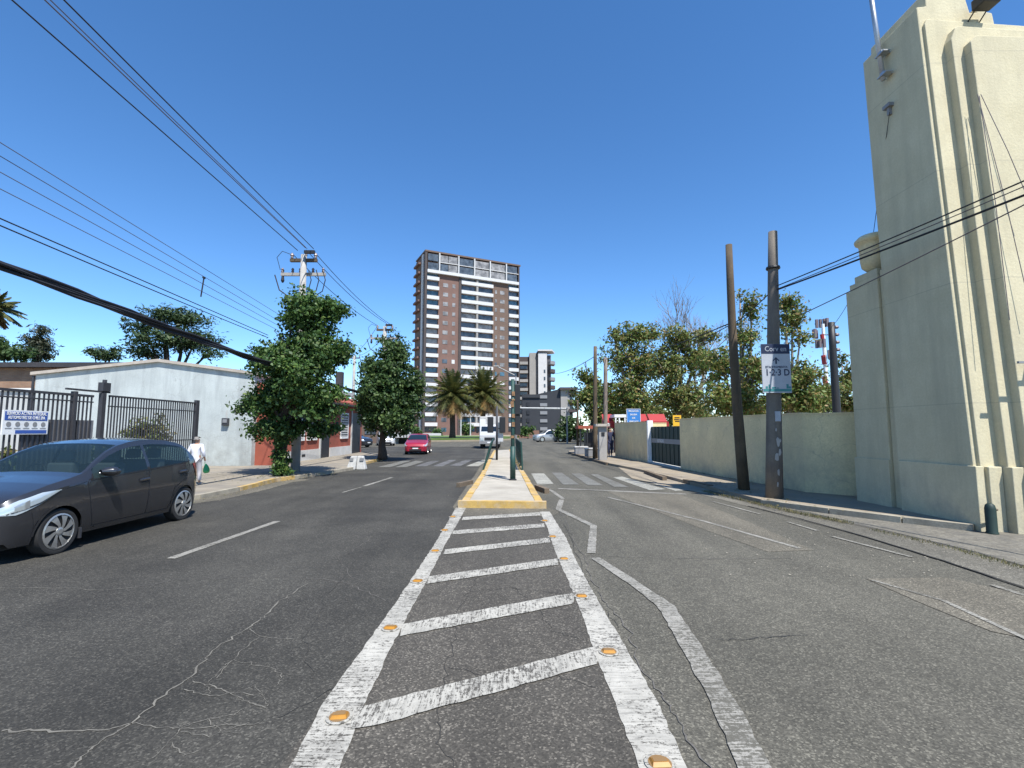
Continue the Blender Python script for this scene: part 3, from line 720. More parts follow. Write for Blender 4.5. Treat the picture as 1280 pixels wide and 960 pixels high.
# dark lamp on top
lp = empty('parapet_lamp', (XT + 1.05, yback(9) + .05, ZT + .1), 'dark floodlight box on the broken parapet of the tower', 'lamp')
g = MB(); g.box(XT + .90, XT + 1.22, yback(9) - .35, yback(9) - .1, ZT - .22, ZT - .02); g.build('housing', 'black', lp, bevel=.02)
MB().tube([(XT + .95, yback(9) - .2, ZT - .15), (XT + .93, yback(9) + .1, ZT - .38)], .012, 6).build('bracket', 'black', lp); g = MB(); g.tube([(XT + 1.17, yback(9) - .2, ZT - .15), (XT + 1.15, yback(9) + .1, ZT - .38)], .012, 6); g.build('bracket', 'black', lp)
# protruding steel sign arm at right edge
q = dep(1273, 453, YT - .42)
ar = empty('wall_arm', (q.x, YT - .3, q.z), 'short dark bracket sticking out of the sunlit tower front', 'bracket')
g = MB(); g.box(q.x, q.x + .6, YT - .43, YT - .395, q.z - .015, q.z + .02); g.build('arm', 'grey', ar)
g = MB(); g.box(q.x + .3, q.x + .36, YT - .40, YT - .2, q.z - .06, q.z + .0); g.build('plate', 'grey', ar)
# green pipe bollard at the foot
q = at(1240, 661, .012)
q = dep(1238, 640, YT - .20); bo = empty('pipe_bollard', (q.x, q.y, .012), 'dark green round topped pipe bollard at the foot of the sunlit tower ribs', 'bollard')
MB().lathe((q.x, q.y, .0), [(.085, 0), (.08, .03), (.072, .05), (.072, .40), (.06, .46), (.03, .49)], 16).build('post', 'gate', bo, smooth=True)
MB().tube([(q.x + .0, q.y, .40), (q.x + .14, q.y + .03, .38)], .018, 8).build('outlet', 'kerb_dirt', bo)
# thin wires down the sunlit front
for i, (a, c_) in enumerate((((1222, 118), (1290, 395)), ((1226, 118), (1290, 260)), ((1224, 120), (1262, 400)))):
    p = dep(*a, YT - .08); q = dep(*c_, YT - .35)
    tag(MB().tube([p, p.lerp(q, .5) + Vector((0, -.03, -.03)), q], .006, 5).build('facade_cable', 'cable_g'),
        ['thin grey cable fanning furthest down the sunlit tower front', 'thin grey cable running to the right across the sunlit tower front', 'thin grey cable hanging steeply down the sunlit tower front'][i], 'cable')

# long boundary wall
wpx = [(1079, 620), (1007, 615), (978, 611), (880, 597), (851, 586)]
wp = [at(x, y, SWZ) for x, y in wpx]
wl = empty('boundary_wall', (wp[3].x, wp[3].y, 0), 'long cream rendered boundary wall between the tower and the green gate', 'wall')
def wallseg(parent, p, q, h, t=.2, name='panel', m='cream', cap=True):
    u = (q - p); u.z = 0; L_ = u.length; u.normalize(); v = Vector((u.y, -u.x, 0))
    if v.x < 0: v = -v
    o_ = Vector((p.x, p.y, 0))
    MB().obox(o_, u, v, 0, L_, 0, t, 0, h).build(name, m, parent, bevel=.01)
    if cap: MB().obox(o_, u, v, 0, L_, -.015, t + .015, h, h + .035).build('coping', 'cream', parent)
h0 = 2.06
wp0 = Vector((XT + .9, yp1 + .02, 0))
wallseg(wl, wp[1], Vector((wp[1].x + 1.6, wp[1].y - 1.6, 0)), h0 - .02)
wallseg(wl, wp[4], wp[1], h0)
pl = [at(812, 578, SWZ), at(769, 571, SWZ)]
w2 = empty('boundary_wall', (pl[1].x, pl[1].y, 0), 'short cream boundary wall beyond the green gate, blue sign above it', 'wall')
wallseg(w2, pl[1], pl[0], 2.02)
wallseg(w2, pl[1], pl[1] + Vector((3, .2, 0)), 2.02)
# gate
gt = empty('metal_gate', (pl[0].x, pl[0].y, 0), 'dark green sheet metal double gate set in the cream wall', 'gate')
ga = pl[0] + Vector((.12, 0, 0)); gb_ = wp[4] + Vector((.12, 0, 0)); u = (gb_ - ga); u.z = 0; GL = u.length; u.normalize(); v = Vector((u.y, -u.x, 0)); v = v if v.x > 0 else -v
og = Vector((ga.x, ga.y, 0))
for i in range(2):
    MB().obox(og, u, v, GL * i / 2 + .03, GL * (i + 1) / 2 - .03, 0, .05, .16, 1.80).build('leaf', 'gate', gt)
g = MB()
for k in range(9): g.obox(og, u, v, .03 + k * (GL - .1) / 8, .07 + k * (GL - .1) / 8, -.02, 0, .2, 1.78)
g.build('stiffener', 'gate', gt)
g = MB(); g.obox(og, u, v, .02, GL - .02, -.03, -.022, 1.05, 1.25); sg = g.build('lettered_band', 'grey', gt)
tp = og + u * (GL * .35) - v * .034; tp.z = 1.15
text('ESTADIO', .2, 'white', gt, tp, -u if u.x < 0 else u, -v)
MB().obox(Vector((pl[0].x, pl[0].y, 0)), u, v, -.12, .02, -.06, .2, 0, 2.1).build('gate_post', 'white', gt)
MB().obox(og, u, v, 0, GL, -.25, .2, .1, .13).build('threshold', 'palewall', gt)
def board(name, label, cat, px0, px1, Y, mt, group=None, th=.03, post=False, shift=0):
    a = dep(px0[0], px0[1], Y); c_ = dep(px1[0], px1[1], Y)
    e = empty(name, ((a.x + c_.x) / 2, Y, c_.z), label, cat, group)
    MB().box(a.x, c_.x, Y, Y + th, c_.z, a.z).build('panel', mt, e)
    return e, a, c_
# yellow sign over wall end near gate
e, a, c_ = board('yellow_sign', 'yellow and orange warning sign standing on the wall at the right end of the gate', 'sign', (841, 519), (852, 539), 21.2, 'yellow')
w_ = c_.x - a.x; h_ = a.z - c_.z
MB().box(a.x + .03, c_.x - .03, 21.19, 21.198, c_.z + .26 * h_, c_.z + .32 * h_).build('stripe', 'black', e)
MB().box(a.x + .02, c_.x - .02, 21.185, 21.197, c_.z + .02, c_.z + .2 * h_).build('lower_band', 'orange', e)
g = MB(); g.box(a.x + .07, c_.x - .07, 21.19, 21.197, a.z - .12, a.z - .08); g.box(a.x + .05, c_.x - .1, 21.19, 21.197, a.z - .20, a.z - .16); g.box(a.x + .09, c_.x - .05, 21.19, 21.197, a.z - .28, a.z - .24); g.build('pictogram', 'black', e)
g = MB(); g.box(a.x + .05, a.x + .09, 21.23, 21.27, 1.9, a.z); g.box(c_.x - .09, c_.x - .05, 21.23, 21.27, 1.9, a.z); g.build('post', 'steel', e)
# light blue sign
e, a, c_ = board('blue_sign', 'square light blue street sign with white lines above the short cream wall', 'sign', (783, 511), (801, 529), 27.0, 'skyblue')
for k in range(4):
    zz = a.z - .13 - k * .19; x0 = a.x + (.08 if k != 1 else .15); text(['PRECAUCION', 'SALIDA', 'DE', 'VEHICULOS'][k], .12, 'white', e, ((a.x + c_.x) / 2, 26.99, zz), (1, 0, 0), (0, -1, 0), bold=True, fit=[.7, .5, .2, .66][k] * (c_.x - a.x))
g = MB(); g.box(a.x + .02, c_.x - .02, 26.985, 26.995, a.z - .025, a.z - .005); g.box(a.x + .02, c_.x - .02, 26.985, 26.995, c_.z + .005, c_.z + .025); g.box(a.x + .005, a.x + .022, 26.984, 26.994, c_.z + .005, a.z - .005); g.box(c_.x - .022, c_.x - .005, 26.984, 26.994, c_.z + .005, a.z - .005); g.build('border', 'white', e)
MB().tube([((a.x + c_.x) / 2, 27.07, .1), ((a.x + c_.x) / 2, 27.07, a.z - .1)], .03, 8).build('post', 'steel', e)
# red canopies beyond the wall
for i, (p0, p1, Y) in enumerate((((755, 520), (768, 531), 34.0), ((800, 520), (812, 531), 31.0), ((814, 520), (836, 532), 30.0))):
    a = dep(*p0, Y); c_ = dep(*p1, Y)
    e = empty('red_awning', ((a.x + c_.x) / 2, Y, 0), ['small red awning beside the far timber poles', 'red awning partly behind the blue sign', 'wider red awning seen over the green gate'][i], 'awning', 'red awnings behind the wall')
    g = MB(); g.add([(a.x, Y, c_.z), (c_.x, Y, c_.z), (c_.x, Y + .9, a.z + .15), (a.x, Y + .9, a.z + .15), (a.x, Y + .9, c_.z), (c_.x, Y + .9, c_.z)], [(0, 1, 2, 3), (0, 3, 4), (1, 5, 2), (3, 2, 5, 4)]); g.build('canopy', 'red', e)
    MB().box(a.x, c_.x, Y - .02, Y - .005, c_.z - .22, c_.z + .25).build('valance', 'red', e)
    MB().box(a.x + .05, c_.x - (c_.x - a.x) * .45, Y - .03, Y - .022, c_.z, c_.z + .12).build('lettering_band', 'white', e)
    g = MB()
    for x in (a.x + .05, c_.x - .05): g.tube([(x, Y + .05, 0), (x, Y + .05, c_.z)], .03, 6)
    g.build('post', 'grey', e)
a = dep(768, 518, 33); c_ = dep(783, 533, 33)
e = empty('white_frame_kiosk', ((a.x + c_.x) / 2, 33, 0), 'white framed kiosk roof showing over the wall left of the blue sign', 'kiosk')
MB().box(a.x, c_.x, 33, 34.5, a.z - .2, a.z).build('roof', 'white', e)
g = MB()
for x in (a.x + .05, (a.x + c_.x) / 2 - .1, c_.x - .12): g.box(x, x + .08, 33.02, 33.1, 0, a.z - .2)
g.build('post', 'white', e)
MB().box(a.x + .2, c_.x - .1, 33.5, 34.3, 0, a.z - .5).build('counter', 'redwall', e)

# ---- poles on the right
def pole(name, base, top, r0, r1, m, label, cat='utility pole', seg=12, group=None, bend=0.0):
    e = empty(name, base, label, cat, group)
    b_, t_ = Vector(base), Vector(top); pts = []; rs = []
    for k in range(7):
        f = k / 6; p = b_.lerp(t_, f); p.x += math.sin(f * math.pi) * bend
        pts.append(p); rs.append(r0 + (r1 - r0) * f)
    MB().tube(pts, rs, seg).build('shaft', m, e, smooth=True)
    return e
pAb = at(930, 612, SWZ); pAt = dep(911, 306, pAb.y)
pA = pole('timber_pole', pAb, pAt, .145, .085, 'wood', 'leaning dark timber pole beside the concrete pole with the parking sign', bend=-.05)
pBb = at(968, 622, SWZ); pBt = dep(966, 290, pBb.y)
pB = pole('concrete_pole', pBb, pBt, .19, .10, 'polec', 'thick grey concrete pole carrying the white parking direction sign', seg=16)
for z_, px in ((pBt.z - .9, 0), (3.0, 1)):
    f_ = (z_ - pBb.z) / (pBt.z - pBb.z); p = pBb.lerp(pBt, f_)
    MB().lathe((p.x, p.y, z_ - .03), [(.15 + .02 * px, 0), (.16 + .02 * px, .02), (.15 + .02 * px, .06)], 16).build('band', 'black', pB)
p = pBb.lerp(pBt, (1.95 - .1) / (pBt.z - .1)); MB().box(p.x - .06, p.x + .06, p.y - .185, p.y - .16, 1.85, 2.08).build('notice', 'signw', pB)
g = MB()
for (dx, z0, z1, w_) in ((-.05, 1.25, 1.52, .09), (-.08, .9, 1.15, .11), (.02, 1.36, 1.46, .05), (-.02, .6, .78, .06), (-.07, 1.6, 1.7, .05), (.0, 1.05, 1.22, .07), (-.04, .35, .47, .05)):
    p = pBb.lerp(pBt, (z0 - .1) / (pBt.z - .1)); n_ = 7; rq = random.Random(int(z0 * 100))
    ring_ = [(p.x + dx + w_ / 2 + math.cos(6.283 * k / n_) * w_ / 2 * rq.uniform(.6, 1.2), p.y - .184 - .004 * (k % 2), (z0 + z1) / 2 + math.sin(6.283 * k / n_) * (z1 - z0) / 2 * rq.uniform(.6, 1.2)) for k in range(n_)]
    MB().add(ring_, [tuple(range(n_))]).build('poster_remains', 'polelt', pB)
# sign on pole B (board bent slightly round the pole: flat panel in front)
sY = pBb.y - .24
a = dep(951, 430, sY); c_ = dep(990, 491, sY)
sgn = empty('parking_sign', ((a.x + c_.x) / 2, sY, c_.z), 'white parking sign with arrow and 1·2·3 D strapped to the concrete pole', 'sign')
W_ = c_.x - a.x; Hh = a.z - c_.z
MB().box(a.x, c_.x, sY, sY + .02, c_.z, a.z).build('panel', 'signw', sgn)
MB().box(a.x + .002, c_.x - .002, sY - .004, sY - .0005, a.z - Hh * .2, a.z - .002).build('header', 'navy', sgn)
MB().box(a.x + .01, c_.x - .01, sY - .004, sY - .0005, c_.z + .03, c_.z + .09).build('footer_band', 'teal', sgn)
g = MB()
for k, (x_, w2_, h2_) in enumerate(((.10, .05, .05), (.20, .04, .09), (.32, .09, .035), (.48, .05, .02), (.82, .05, .10), (.9, .05, .05))):
    MB().box(a.x + x_ * W_, a.x + x_ * W_ + w2_, sY - .004, sY - .0005, c_.z + .10, c_.z + .10 + h2_).build('footer_pictogram', 'teal', sgn)
cx = (a.x + c_.x) / 2
text('Corv en', .17, 'signw', sgn, (cx, sY - .007, a.z - Hh * .105), (1, 0, 0), (0, -1, 0), fit=W_ * .74)
text('1·2·3 D', .21, 'navy', sgn, (cx + .02, sY - .004, a.z - Hh * .59), (1, 0, 0), (0, -1, 0), bold=True, fit=W_ * .80)
text('ESTACIONAMIENTOS', .072, 'navy', sgn, (cx, sY - .004, a.z - Hh * .475), (1, 0, 0), (0, -1, 0), fit=W_ * .76)
g = MB(); zt = a.z - Hh * .27
g.add([(cx, sY - .006, zt), (cx - .075, sY - .006, zt - .075), (cx - .075, sY - .006, zt - .105), (cx - .018, sY - .006, zt - .055), (cx - .018, sY - .006, zt - .16), (cx + .018, sY - .006, zt - .16), (cx + .018, sY - .006, zt - .055), (cx + .075, sY - .006, zt - .105), (cx + .075, sY - .006, zt - .075)], [(0, 1, 2, 3, 4, 5, 6, 7, 8)])
g.build('arrow', 'navy', sgn)
g = MB()
for z_ in (c_.z + .25, a.z - .3): g.box(cx - .19, cx + .19, sY + .02, sY + .05, z_, z_ + .04)
g.build('strap', 'steel', sgn)
# far poles by the green trees
q = at(744, 573, SWZ); pC = pole('timber_pole', q, dep(744, 433, q.y), .14, .09, 'wood', 'far dark timber pole standing at the kerb beside the meter pillar')
q = at(757, 573, SWZ); q2 = Vector((q.x, q.y + .1, q.z)); pD = pole('timber_pole', q2, dep(757, 447, q2.y), .13, .10, 'wood_lt', 'far pale grey timber pole rising behind the meter pillar')
q = at(722, 566, SWZ); pE = pole('post', q, dep(722, 500, q.y), .09, .06, 'wood', 'slim dark post at the far end of the right pavement', 'post')
mp_ = at(754, 575, SWZ)
e = empty('meter_pillar', mp_, 'slim pale meter pillar with a little roof slab between the far poles', 'pillar')
MB().box(mp_.x - .2, mp_.x + .2, mp_.y - .05, mp_.y + .35, SWZ, dep(754, 533, mp_.y).z).build('pillar', 'polelt', e, bevel=.01)
zt = dep(754, 533, mp_.y).z
MB().box(mp_.x - .38, mp_.x + .34, mp_.y - .2, mp_.y + .5, zt, zt + .13).build('cap', 'trim', e)
MB().box(mp_.x - .08, mp_.x + .08, mp_.y - .07, mp_.y - .052, zt - .5, zt - .3).build('meter', 'dark', e)
# shelter near (735, 535)
q = at(733, 567, SWZ); zt = dep(733, 534, q.y).z
e = empty('street_kiosk', q, 'small dark red roofed street kiosk on the far right pavement', 'kiosk')
MB().box(q.x - .5, q.x + .75, q.y, q.y + 1.6, zt - .1, zt + .1).build('roof', 'redwall', e)
g = MB()
for dx in (-.4, .05, .6): g.box(q.x + dx, q.x + dx + .09, q.y + .1, q.y + .2, SWZ, zt - .1)
g.build('post', 'dark', e)
MB().box(q.x + .05, q.x + .68, q.y + .5, q.y + 1.4, SWZ, zt - .35).build('cabinet', 'dark', e)
for i, (x_, y_) in enumerate(((727, 568), (741, 571))):
    q = at(x_, y_, SWZ); e = empty('white_crate', q, ['small white crate on the pavement left of the kiosk', 'small white crate on the pavement at the foot of the far dark pole'][i], 'crate')
    MB().box(q.x - .4, q.x + .4, q.y, q.y + .5, SWZ, SWZ + .42).build('box', 'grey', e, bevel=.03)
    MB().box(q.x - .43, q.x + .43, q.y - .03, q.y + .53, SWZ + .42, SWZ + .5).build('lid', 'signp', e, bevel=.02)
# black post and cell tower behind wall
q = dep(1046, 517, 19); pF = pole('black_pole', (q.x, 19, 0), dep(1039, 403, 19), .16, .12, 'black', 'black pole with insulators rising behind the cream wall near the tower')
t_ = dep(1039, 403, 19); g = MB()
for k in range(4): g.lathe((t_.x + .2, 19, t_.z - .25 - k * .3), [(.05, 0), (.09, .05), (.05, .12)], 8)
for k in range(3): g.tube([(t_.x - .35, 19, t_.z - .5), (t_.x, 19, t_.z - .5)], .02, 5)
g.build('insulator', 'insul', pF)
bx_ = dep(1035, 517, 95); tx_ = dep(1026, 405, 95)
e = empty('cell_tower', (bx_.x, 95, 0), 'distant red and white cell phone mast crowded with antennas', 'mast')
MB().tube([(bx_.x, 95, 0), (tx_.x + .4, 95, tx_.z)], [.5, .28], 8).build('mast', 'white', e)
for k in range(4): MB().tube([(bx_.x - .1, 95, 6 + k * 4.2), (bx_.x - .25, 95, 7.8 + k * 4.2)], .52 - .05 * k, 8).build('red_section', 'red', e)
g = MB()
for k in range(14):
    z_ = tx_.z - .5 - (k % 4) * 2.2; a_ = k * 1.7; g.box(tx_.x + math.cos(a_) * 1.3 - .22, tx_.x + math.cos(a_) * 1.3 + .22, 95 + math.sin(a_) * 1.3 - .2, 95 + math.sin(a_) * 1.3 + .2, z_, z_ + 1.7)
g.build('antenna', 'insul', e)

# ================================================================== LEFT: fence, buildings
XF = -11.0
fe = empty('bar_fence', (XF, 8, .1), 'tall dark steel bar fence along the left forecourt, nearer section with the notice board', 'fence')
yA = 12.9
g = MB()
y_ = 4.0
while y_ < yA - .1:
    g.box(XF - .010, XF + .010, y_, y_ + .036, .2, 2.55); y_ += .118
g.box(XF - .02, XF + .02, 4, yA - .1, 2.50, 2.56); g.box(XF - .021, XF + .021, 4, yA - .1, .18, .24); g.box(XF - .0205, XF + .0205, 4, yA - .1, 2.36, 2.39)
g.build('bars', 'bars', fe)
for yy in (4, 8.2, 12.2): MB().box(XF - .06, XF + .06, yy, yy + .08, .1, 2.62).build('post', 'bars', fe)
MB().box(XF - .05, XF - .03, 11.0, 12.9, .2, 1.9).build('sheet_infill', 'shutter', fe)
ga_ = empty('bar_gate', (XF, 15, .1), 'dark steel bar gate between its double post and the blue grey wall', 'gate')
g = MB(); y_ = 13.3
while y_ < 16.9:
    g.box(XF - .012, XF + .012, y_, y_ + .03, .2, 2.58); y_ += .105
g.box(XF - .02, XF + .02, 13.3, 17, 2.55, 2.60); g.box(XF - .021, XF + .021, 13.3, 17, .18, .24); g.box(XF - .0205, XF + .0205, 13.3, 17, 2.28, 2.31); g.box(XF - .0205, XF + .0205, 13.3, 17, 1.3, 1.33)
g.build('bars', 'bars', ga_)
MB().box(XF - .055, XF + .055, 13.03, 13.15, .1, 2.64).build('post', 'bars', ga_); MB().box(XF - .05, XF + .05, 16.95, 17.1, .1, 2.68).build('post', 'bars', ga_)
g = MB(); g.box(XF - .03, XF + .03, 12.0, 13.3, 2.645, 2.69); g.box(XF - .07, XF + .07, 13.0, 13.25, 2.69, 2.92); g.tube([(XF, 13.12, 2.9), (XF, 13.12, 3.0)], .05, 8); g.build('motor_arm', 'bars', ga_)
# notice board on fence
n0 = onX(5, 511, XF + .06); n1 = onX(60, 543, XF + .06)
ys, ye = n0.y, onX(61, 520, XF + .06).y; zt, zb = onX(30, 513, XF + .06).z, onX(30, 543, XF + .06).z
nb = empty('notice_board', (XF + .05, (ys + ye) / 2, zb), 'blue and white company notice board with a row of grey logos on the bar fence', 'sign')
MB().box(XF + .03, XF + .06, ys, ye, zb, zt).build('panel', 'white', nb)
hh = zt - zb
MB().box(XF + .0605, XF + .064, ys + .03, ye - .03, zt - hh * .42, zt - .03).build('header', 'blue', nb)
MB().box(XF + .0605, XF + .064, ys + .28, ye - .03, zb + .02, zb + hh * .18).build('footer', 'blue', nb)
Ly = ye - ys; cy = (ys + ye) / 2
text('SERVICIO ACTIVA INTEGRAL', .098, 'white', nb, (XF + .068, cy, zt - hh * .14), (0, 1, 0), (1, 0, 0), bold=True, fit=Ly * .88)
text('AUTOMOTRIZ DE CHILE SPA', .098, 'white', nb, (XF + .068, cy, zt - hh * .31), (0, 1, 0), (1, 0, 0), bold=True, fit=Ly * .82)
g = MB()
for k in range(5):
    yy = ys + Ly * (.12 + .19 * k); g.lathe((XF + .062, yy, zb + hh * .42), [(.055, 0), (.055, .003)], 14, 'X'); g.box(XF + .061, XF + .065, yy - .07, yy + .07, zb + hh * .24, zb + hh * .27)
g.build('logos', 'grey', nb)
# blue grey gable building
YB = 21.3
gx0, gx1, gxp = -20.9, -11.28, -15.5; ze, zp = 4.05, 4.62
bb = empty('gabled_shed', (-16, YB, 0), 'blue grey rendered shed with a low gable facing the street', 'building')
b = MB(); fr = [(gx0, 0), (gx1, 0), (gx1, ze), (gxp, zp), (gx0, ze)]
b.add([(x, YB, z) for x, z in fr] + [(x, YB + 4.5, z) for x, z in fr], [(0, 1, 2, 3, 4), (9, 8, 7, 6, 5), (0, 5, 6, 1), (1, 6, 7, 2), (4, 9, 5, 0), (2, 7, 8, 3), (3, 8, 9, 4)])
b.build('wall', 'bluewall', bb)
b = MB()
for (xa, za, xb, zb_) in ((gx0 - .15, ze - .01, gxp, zp), (gxp, zp, gx1 + .12, ze - .01)):
    b.add([(xa, YB - .12, za), (xb, YB - .12, zb_), (xb, YB - .12, zb_ + .13), (xa, YB - .12, za + .13), (xa, YB + 4.7, za), (xb, YB + 4.7, zb_), (xb, YB + 4.7, zb_ + .13), (xa, YB + 4.7, za + .13)],
          [(0, 1, 2, 3), (7, 6, 5, 4), (3, 2, 6, 7), (0, 4, 5, 1), (0, 3, 7, 4), (1, 5, 6, 2)])
b.build('roof', 'trim', bb)
MB().box(gx0 - .10, gx0 - .03, YB - .07, YB, 0, ze - .05).build('downpipe', 'bars', bb)
q = dep(283, 527, YB)
mbx = empty('meter_box', (q.x, YB, q.z), 'small dark meter box on the blue grey wall', 'meter')
MB().box(q.x - .14, q.x + .14, YB - .14, YB - .001, q.z - .17, q.z + .15).build('case', 'bars', mbx, bevel=.02); MB().box(q.x - .08, q.x + .1, YB - .16, YB - .142, q.z - .05, q.z + .1).build('window', 'grey', mbx)
MB().box(q.x - .02, q.x + .02, YB - .04, YB - .001, q.z + .15, q.z + .5).build('conduit', 'palewall', mbx)
# pale sheet wall and brick building behind the yard
pw = empty('sheet_wall', (-28, 18.2, 0), 'pale sheet wall behind the bar fence at the left edge', 'wall')
g = MB(); g.box(-40, -21.05, YB + .1, YB + .3, 0, 3.35); g.build('panel', 'palewall', pw)
g = MB(); g.box(-40, -21.05, YB + .0, YB + .4, 3.35, 3.47); g.build('coping', 'white', pw)
br = empty('brick_building', (-30, 29, 0), 'long low brown brick building under a dark flat roof, far left', 'building')
MB().box(-48, -19.4, 27.5, 36, 0, 5.15).build('wall', 'brickL', br)
MB().box(-48.3, -19.0, 27.1, 36.4, 5.15, 5.42).build('roof', 'roofd', br)
# red house
rh = empty('red_house', (-10.6, 27, 0), 'single storey red rendered house with white plinth beyond the big street tree', 'house')
XR0, XR1, YR0, YR1 = -10.55, -16.0, 21.6, 34.4
MB().box(XR1, XR0, YR0, YR1, 0, 3.35).build('wall', 'redwall', rh)
g = MB(); g.box(XR1, XR0 + .05, YR0 + 1.2, 26.9, 0, .62); g.box(XR1, XR0 + .05, 28.4, 32.0, 0, .62); g.build('plinth', 'redwhite', rh)
g = MB(); g.add([(XR0 + .35, YR0 - .1, 3.33), (XR0 + .35, YR1 + .2, 3.33), (XR0 - 2.2, YR1 + .2, 4.35), (XR0 - 2.2, YR0 - .1, 4.35), (XR0 + .35, YR0 - .1, 3.23), (XR0 + .35, YR1 + .2, 3.23), (XR1, YR1 + .2, 3.3), (XR1, YR0 - .1, 3.3)],
                [(0, 1, 2, 3), (4, 7, 6, 5), (0, 4, 5, 1), (3, 2, 6, 7), (0, 3, 7, 4), (1, 5, 6, 2)]); g.build('roof', 'redwall', rh)
MB().box(XR0 + .05, XR0 + .40, YR0 - .12, YR1 + .22, 3.12, 3.225).build('eave', 'roofd', rh)
for (y0, y1) in ((23.5, 24.8), (25.3, 26.4), (30.2, 31.4)):
    w_ = MB().box(XR0 + .0, XR0 + .03, y0, y1, 1.2, 2.6).build('window', 'dark', rh)
    g = MB(); g.box(XR0, XR0 + .05, y0 - .1, y0, 1.1, 2.7); g.box(XR0, XR0 + .05, y1, y1 + .1, 1.1, 2.7); g.box(XR0, XR0 + .05, y0, y1, 2.6, 2.7); g.box(XR0, XR0 + .07, y0, y1, 1.1, 1.2); g.build('frame', 'white', w_)
    g = MB()
    for k in range(9): g.box(XR0 + .03, XR0 + .04, y0 + .03, y1 - .03, 1.22 + k * .15, 1.30 + k * .15)
    g.build('shutter', 'redwhite', w_)
for (y0, y1) in ((27.0, 28.3), (32.2, 34.0)):
    MB().box(XR0 + .001, XR0 + .035, y0, y1, .1, 2.75).build('door', 'dark', rh)
    MB().box(XR0 + .0, XR0 + .07, y0 - .14, y0, .1, 2.9).build('door_frame', 'palewall', rh)
g = MB(); g.box(XR0 + .05, XR0 + .06, 24.6, 25.0, .3, .42); g.build('vent', 'dark', rh)
MB().box(XR0 - .9, XR0 - .5, 31.5, 31.9, 3.7, 5.4).build('chimney', 'roofd', rh)
g = MB(); g.box(XR0 - 3.5, XR0 - .2, 30.6, 33.4, 3.9, 4.1); g.build('flat_roof', 'palewall', rh)

# ================================================================== POWER POLES AND CABLES (left)
XP = -7.95
P1 = Vector((-8.12, 18.5, .1)); P1t = 8.45
def power_pole(base, zt, s, label, arms=2, yaw=0):
    e = empty('power_pole', base, label, 'power pole')
    x, y, z = base
    MB().tube([(x, y, .1), (x, y, zt)], [.17 * s, .11 * s], 10).build('shaft', 'polelt', e, smooth=True)
    MB().box(x - .52 * s, x + .52 * s, y - .06, y + .06, zt - .28, zt - .16).build('crossarm', 'wood', e)
    if arms > 1: MB().box(x - .95 * s, x + .80 * s, y + .14, y + .24, zt - .78, zt - .66).build('crossarm', 'polelt', e)
    for dx, dz in ((-.46, 0), (.08, .10), (.46, 0)):
        MB().lathe((x + dx * s, y, zt - .16 + dz), [(.03, 0), (.06, .05), (.04, .09), (.075, .13), (.05, .2), (.02, .24)], 8).build('insulator', 'insul', e)
    if arms > 1:
        for dx in (-.9, -.5, -.2, .3, .7): MB().lathe((x + dx * s, y + .19, zt - .66), [(.03, 0), (.06, .05), (.04, .09), (.06, .14), (.02, .2)], 8).build('insulator', 'insul', e)
    g = MB()
    if arms > 1:
        g.lathe((x - .88 * s, y + .19, zt - 1.05), [(.03, 0), (.07, .08), (.03, .38), (.05, .5)], 8)
        for dx in (.2, .5, .75): g.tube([(x + dx, y, zt - .6), (x + dx + .12, y, zt - 1.0), (x + dx + .02, y, zt - 1.45), (x + .1, y, zt - 1.9)], .02, 5)
        g.tube([(x - 1.1, y, zt - .8), (x - .9, y, zt - 1.4), (x - .2, y, zt - 1.9)], .025, 5)
        g.tube([(x - .46, y, zt), (x - .85, y, zt + .15), (x - 1.05, y, zt - .1), (x - .9, y, zt - .6)], .012, 5)
        g.build('jumper_wire', 'cable', e)
        g = MB(); g.box(x + .1, x + .5, y - .25, y - .15, zt - .02, zt + .1)
        g.build('fuse_bracket', 'black', e)
    return e
power_pole(P1, P1t, 1.0, 'pale concrete power pole with two crossarms rising out of the big street tree')
P2 = Vector((dep(481, 420, 30).x, 30, .1)); P2t = dep(481, 408, 30).z
power_pole(P2, P2t, 1.0, 'power pole with a dark crossarm rising behind the second street tree')
P3 = Vector((dep(443, 450, 52).x, 52, .1)); P3t = dep(443, 445, 52).z
power_pole(P3, P3t, 1.2, 'most distant power pole between the two street trees', 1)

def cable(p, q, sag, r, m, label, name='overhead_cable', cat='cable', group=None, n=14, seg=6):
    p, q = Vector(p), Vector(q); pts = []
    for k in range(n + 1):
        f = k / n; c_ = p.lerp(q, f); c_.z -= sag * 4 * f * (1 - f); pts.append(c_)
    o = MB().tube(pts, r, seg).build(name, m)
    return tag(o, label, cat, group)
def ext(p, q, f):                                   # continue a span towards the camera side, past the frame
    return Vector(q) + (Vector(p) - Vector(q)) * f
GW = 'cables strung along the left side of the street'
# three power conductors + grey pair
for i, (px, qx, m, r) in enumerate((((15, 0), (372, 313), 'cable', .014), ((56, 0), (382, 310), 'cable_g', .012), ((63, 0), (384, 311), 'cable_g', .010), ((80, 0), (392, 311), 'cable', .014))):
    q = dep(*qx, 18.4); X0 = q.x * .5 + XP * .5 + .05
    p = onX(*px, q.x + (.0 if i == 0 else .15))
    cable(ext(p, q, 2.2), q, .0, r, m, ['leftmost black power wire running up from the big tree pole', 'grey power wire left of its twin, over the street', 'grey power wire right of its twin, over the street', 'rightmost black power wire running up from the big tree pole'][i], 'power_wire', 'cable', GW)
for i, y in enumerate((178, 195, 215, 236)):
    q = dep(350, 396 + i * 6 if i else 394, 17.6); p = onX(0, y, q.x + .1)
    cable(ext(p, q, 1.8), q, .0, .007, 'cable_g', f'{["uppermost", "second highest", "third highest", "lowest"][i]} of the four thin parallel wires at the left', 'telephone_wire', 'cable', GW)
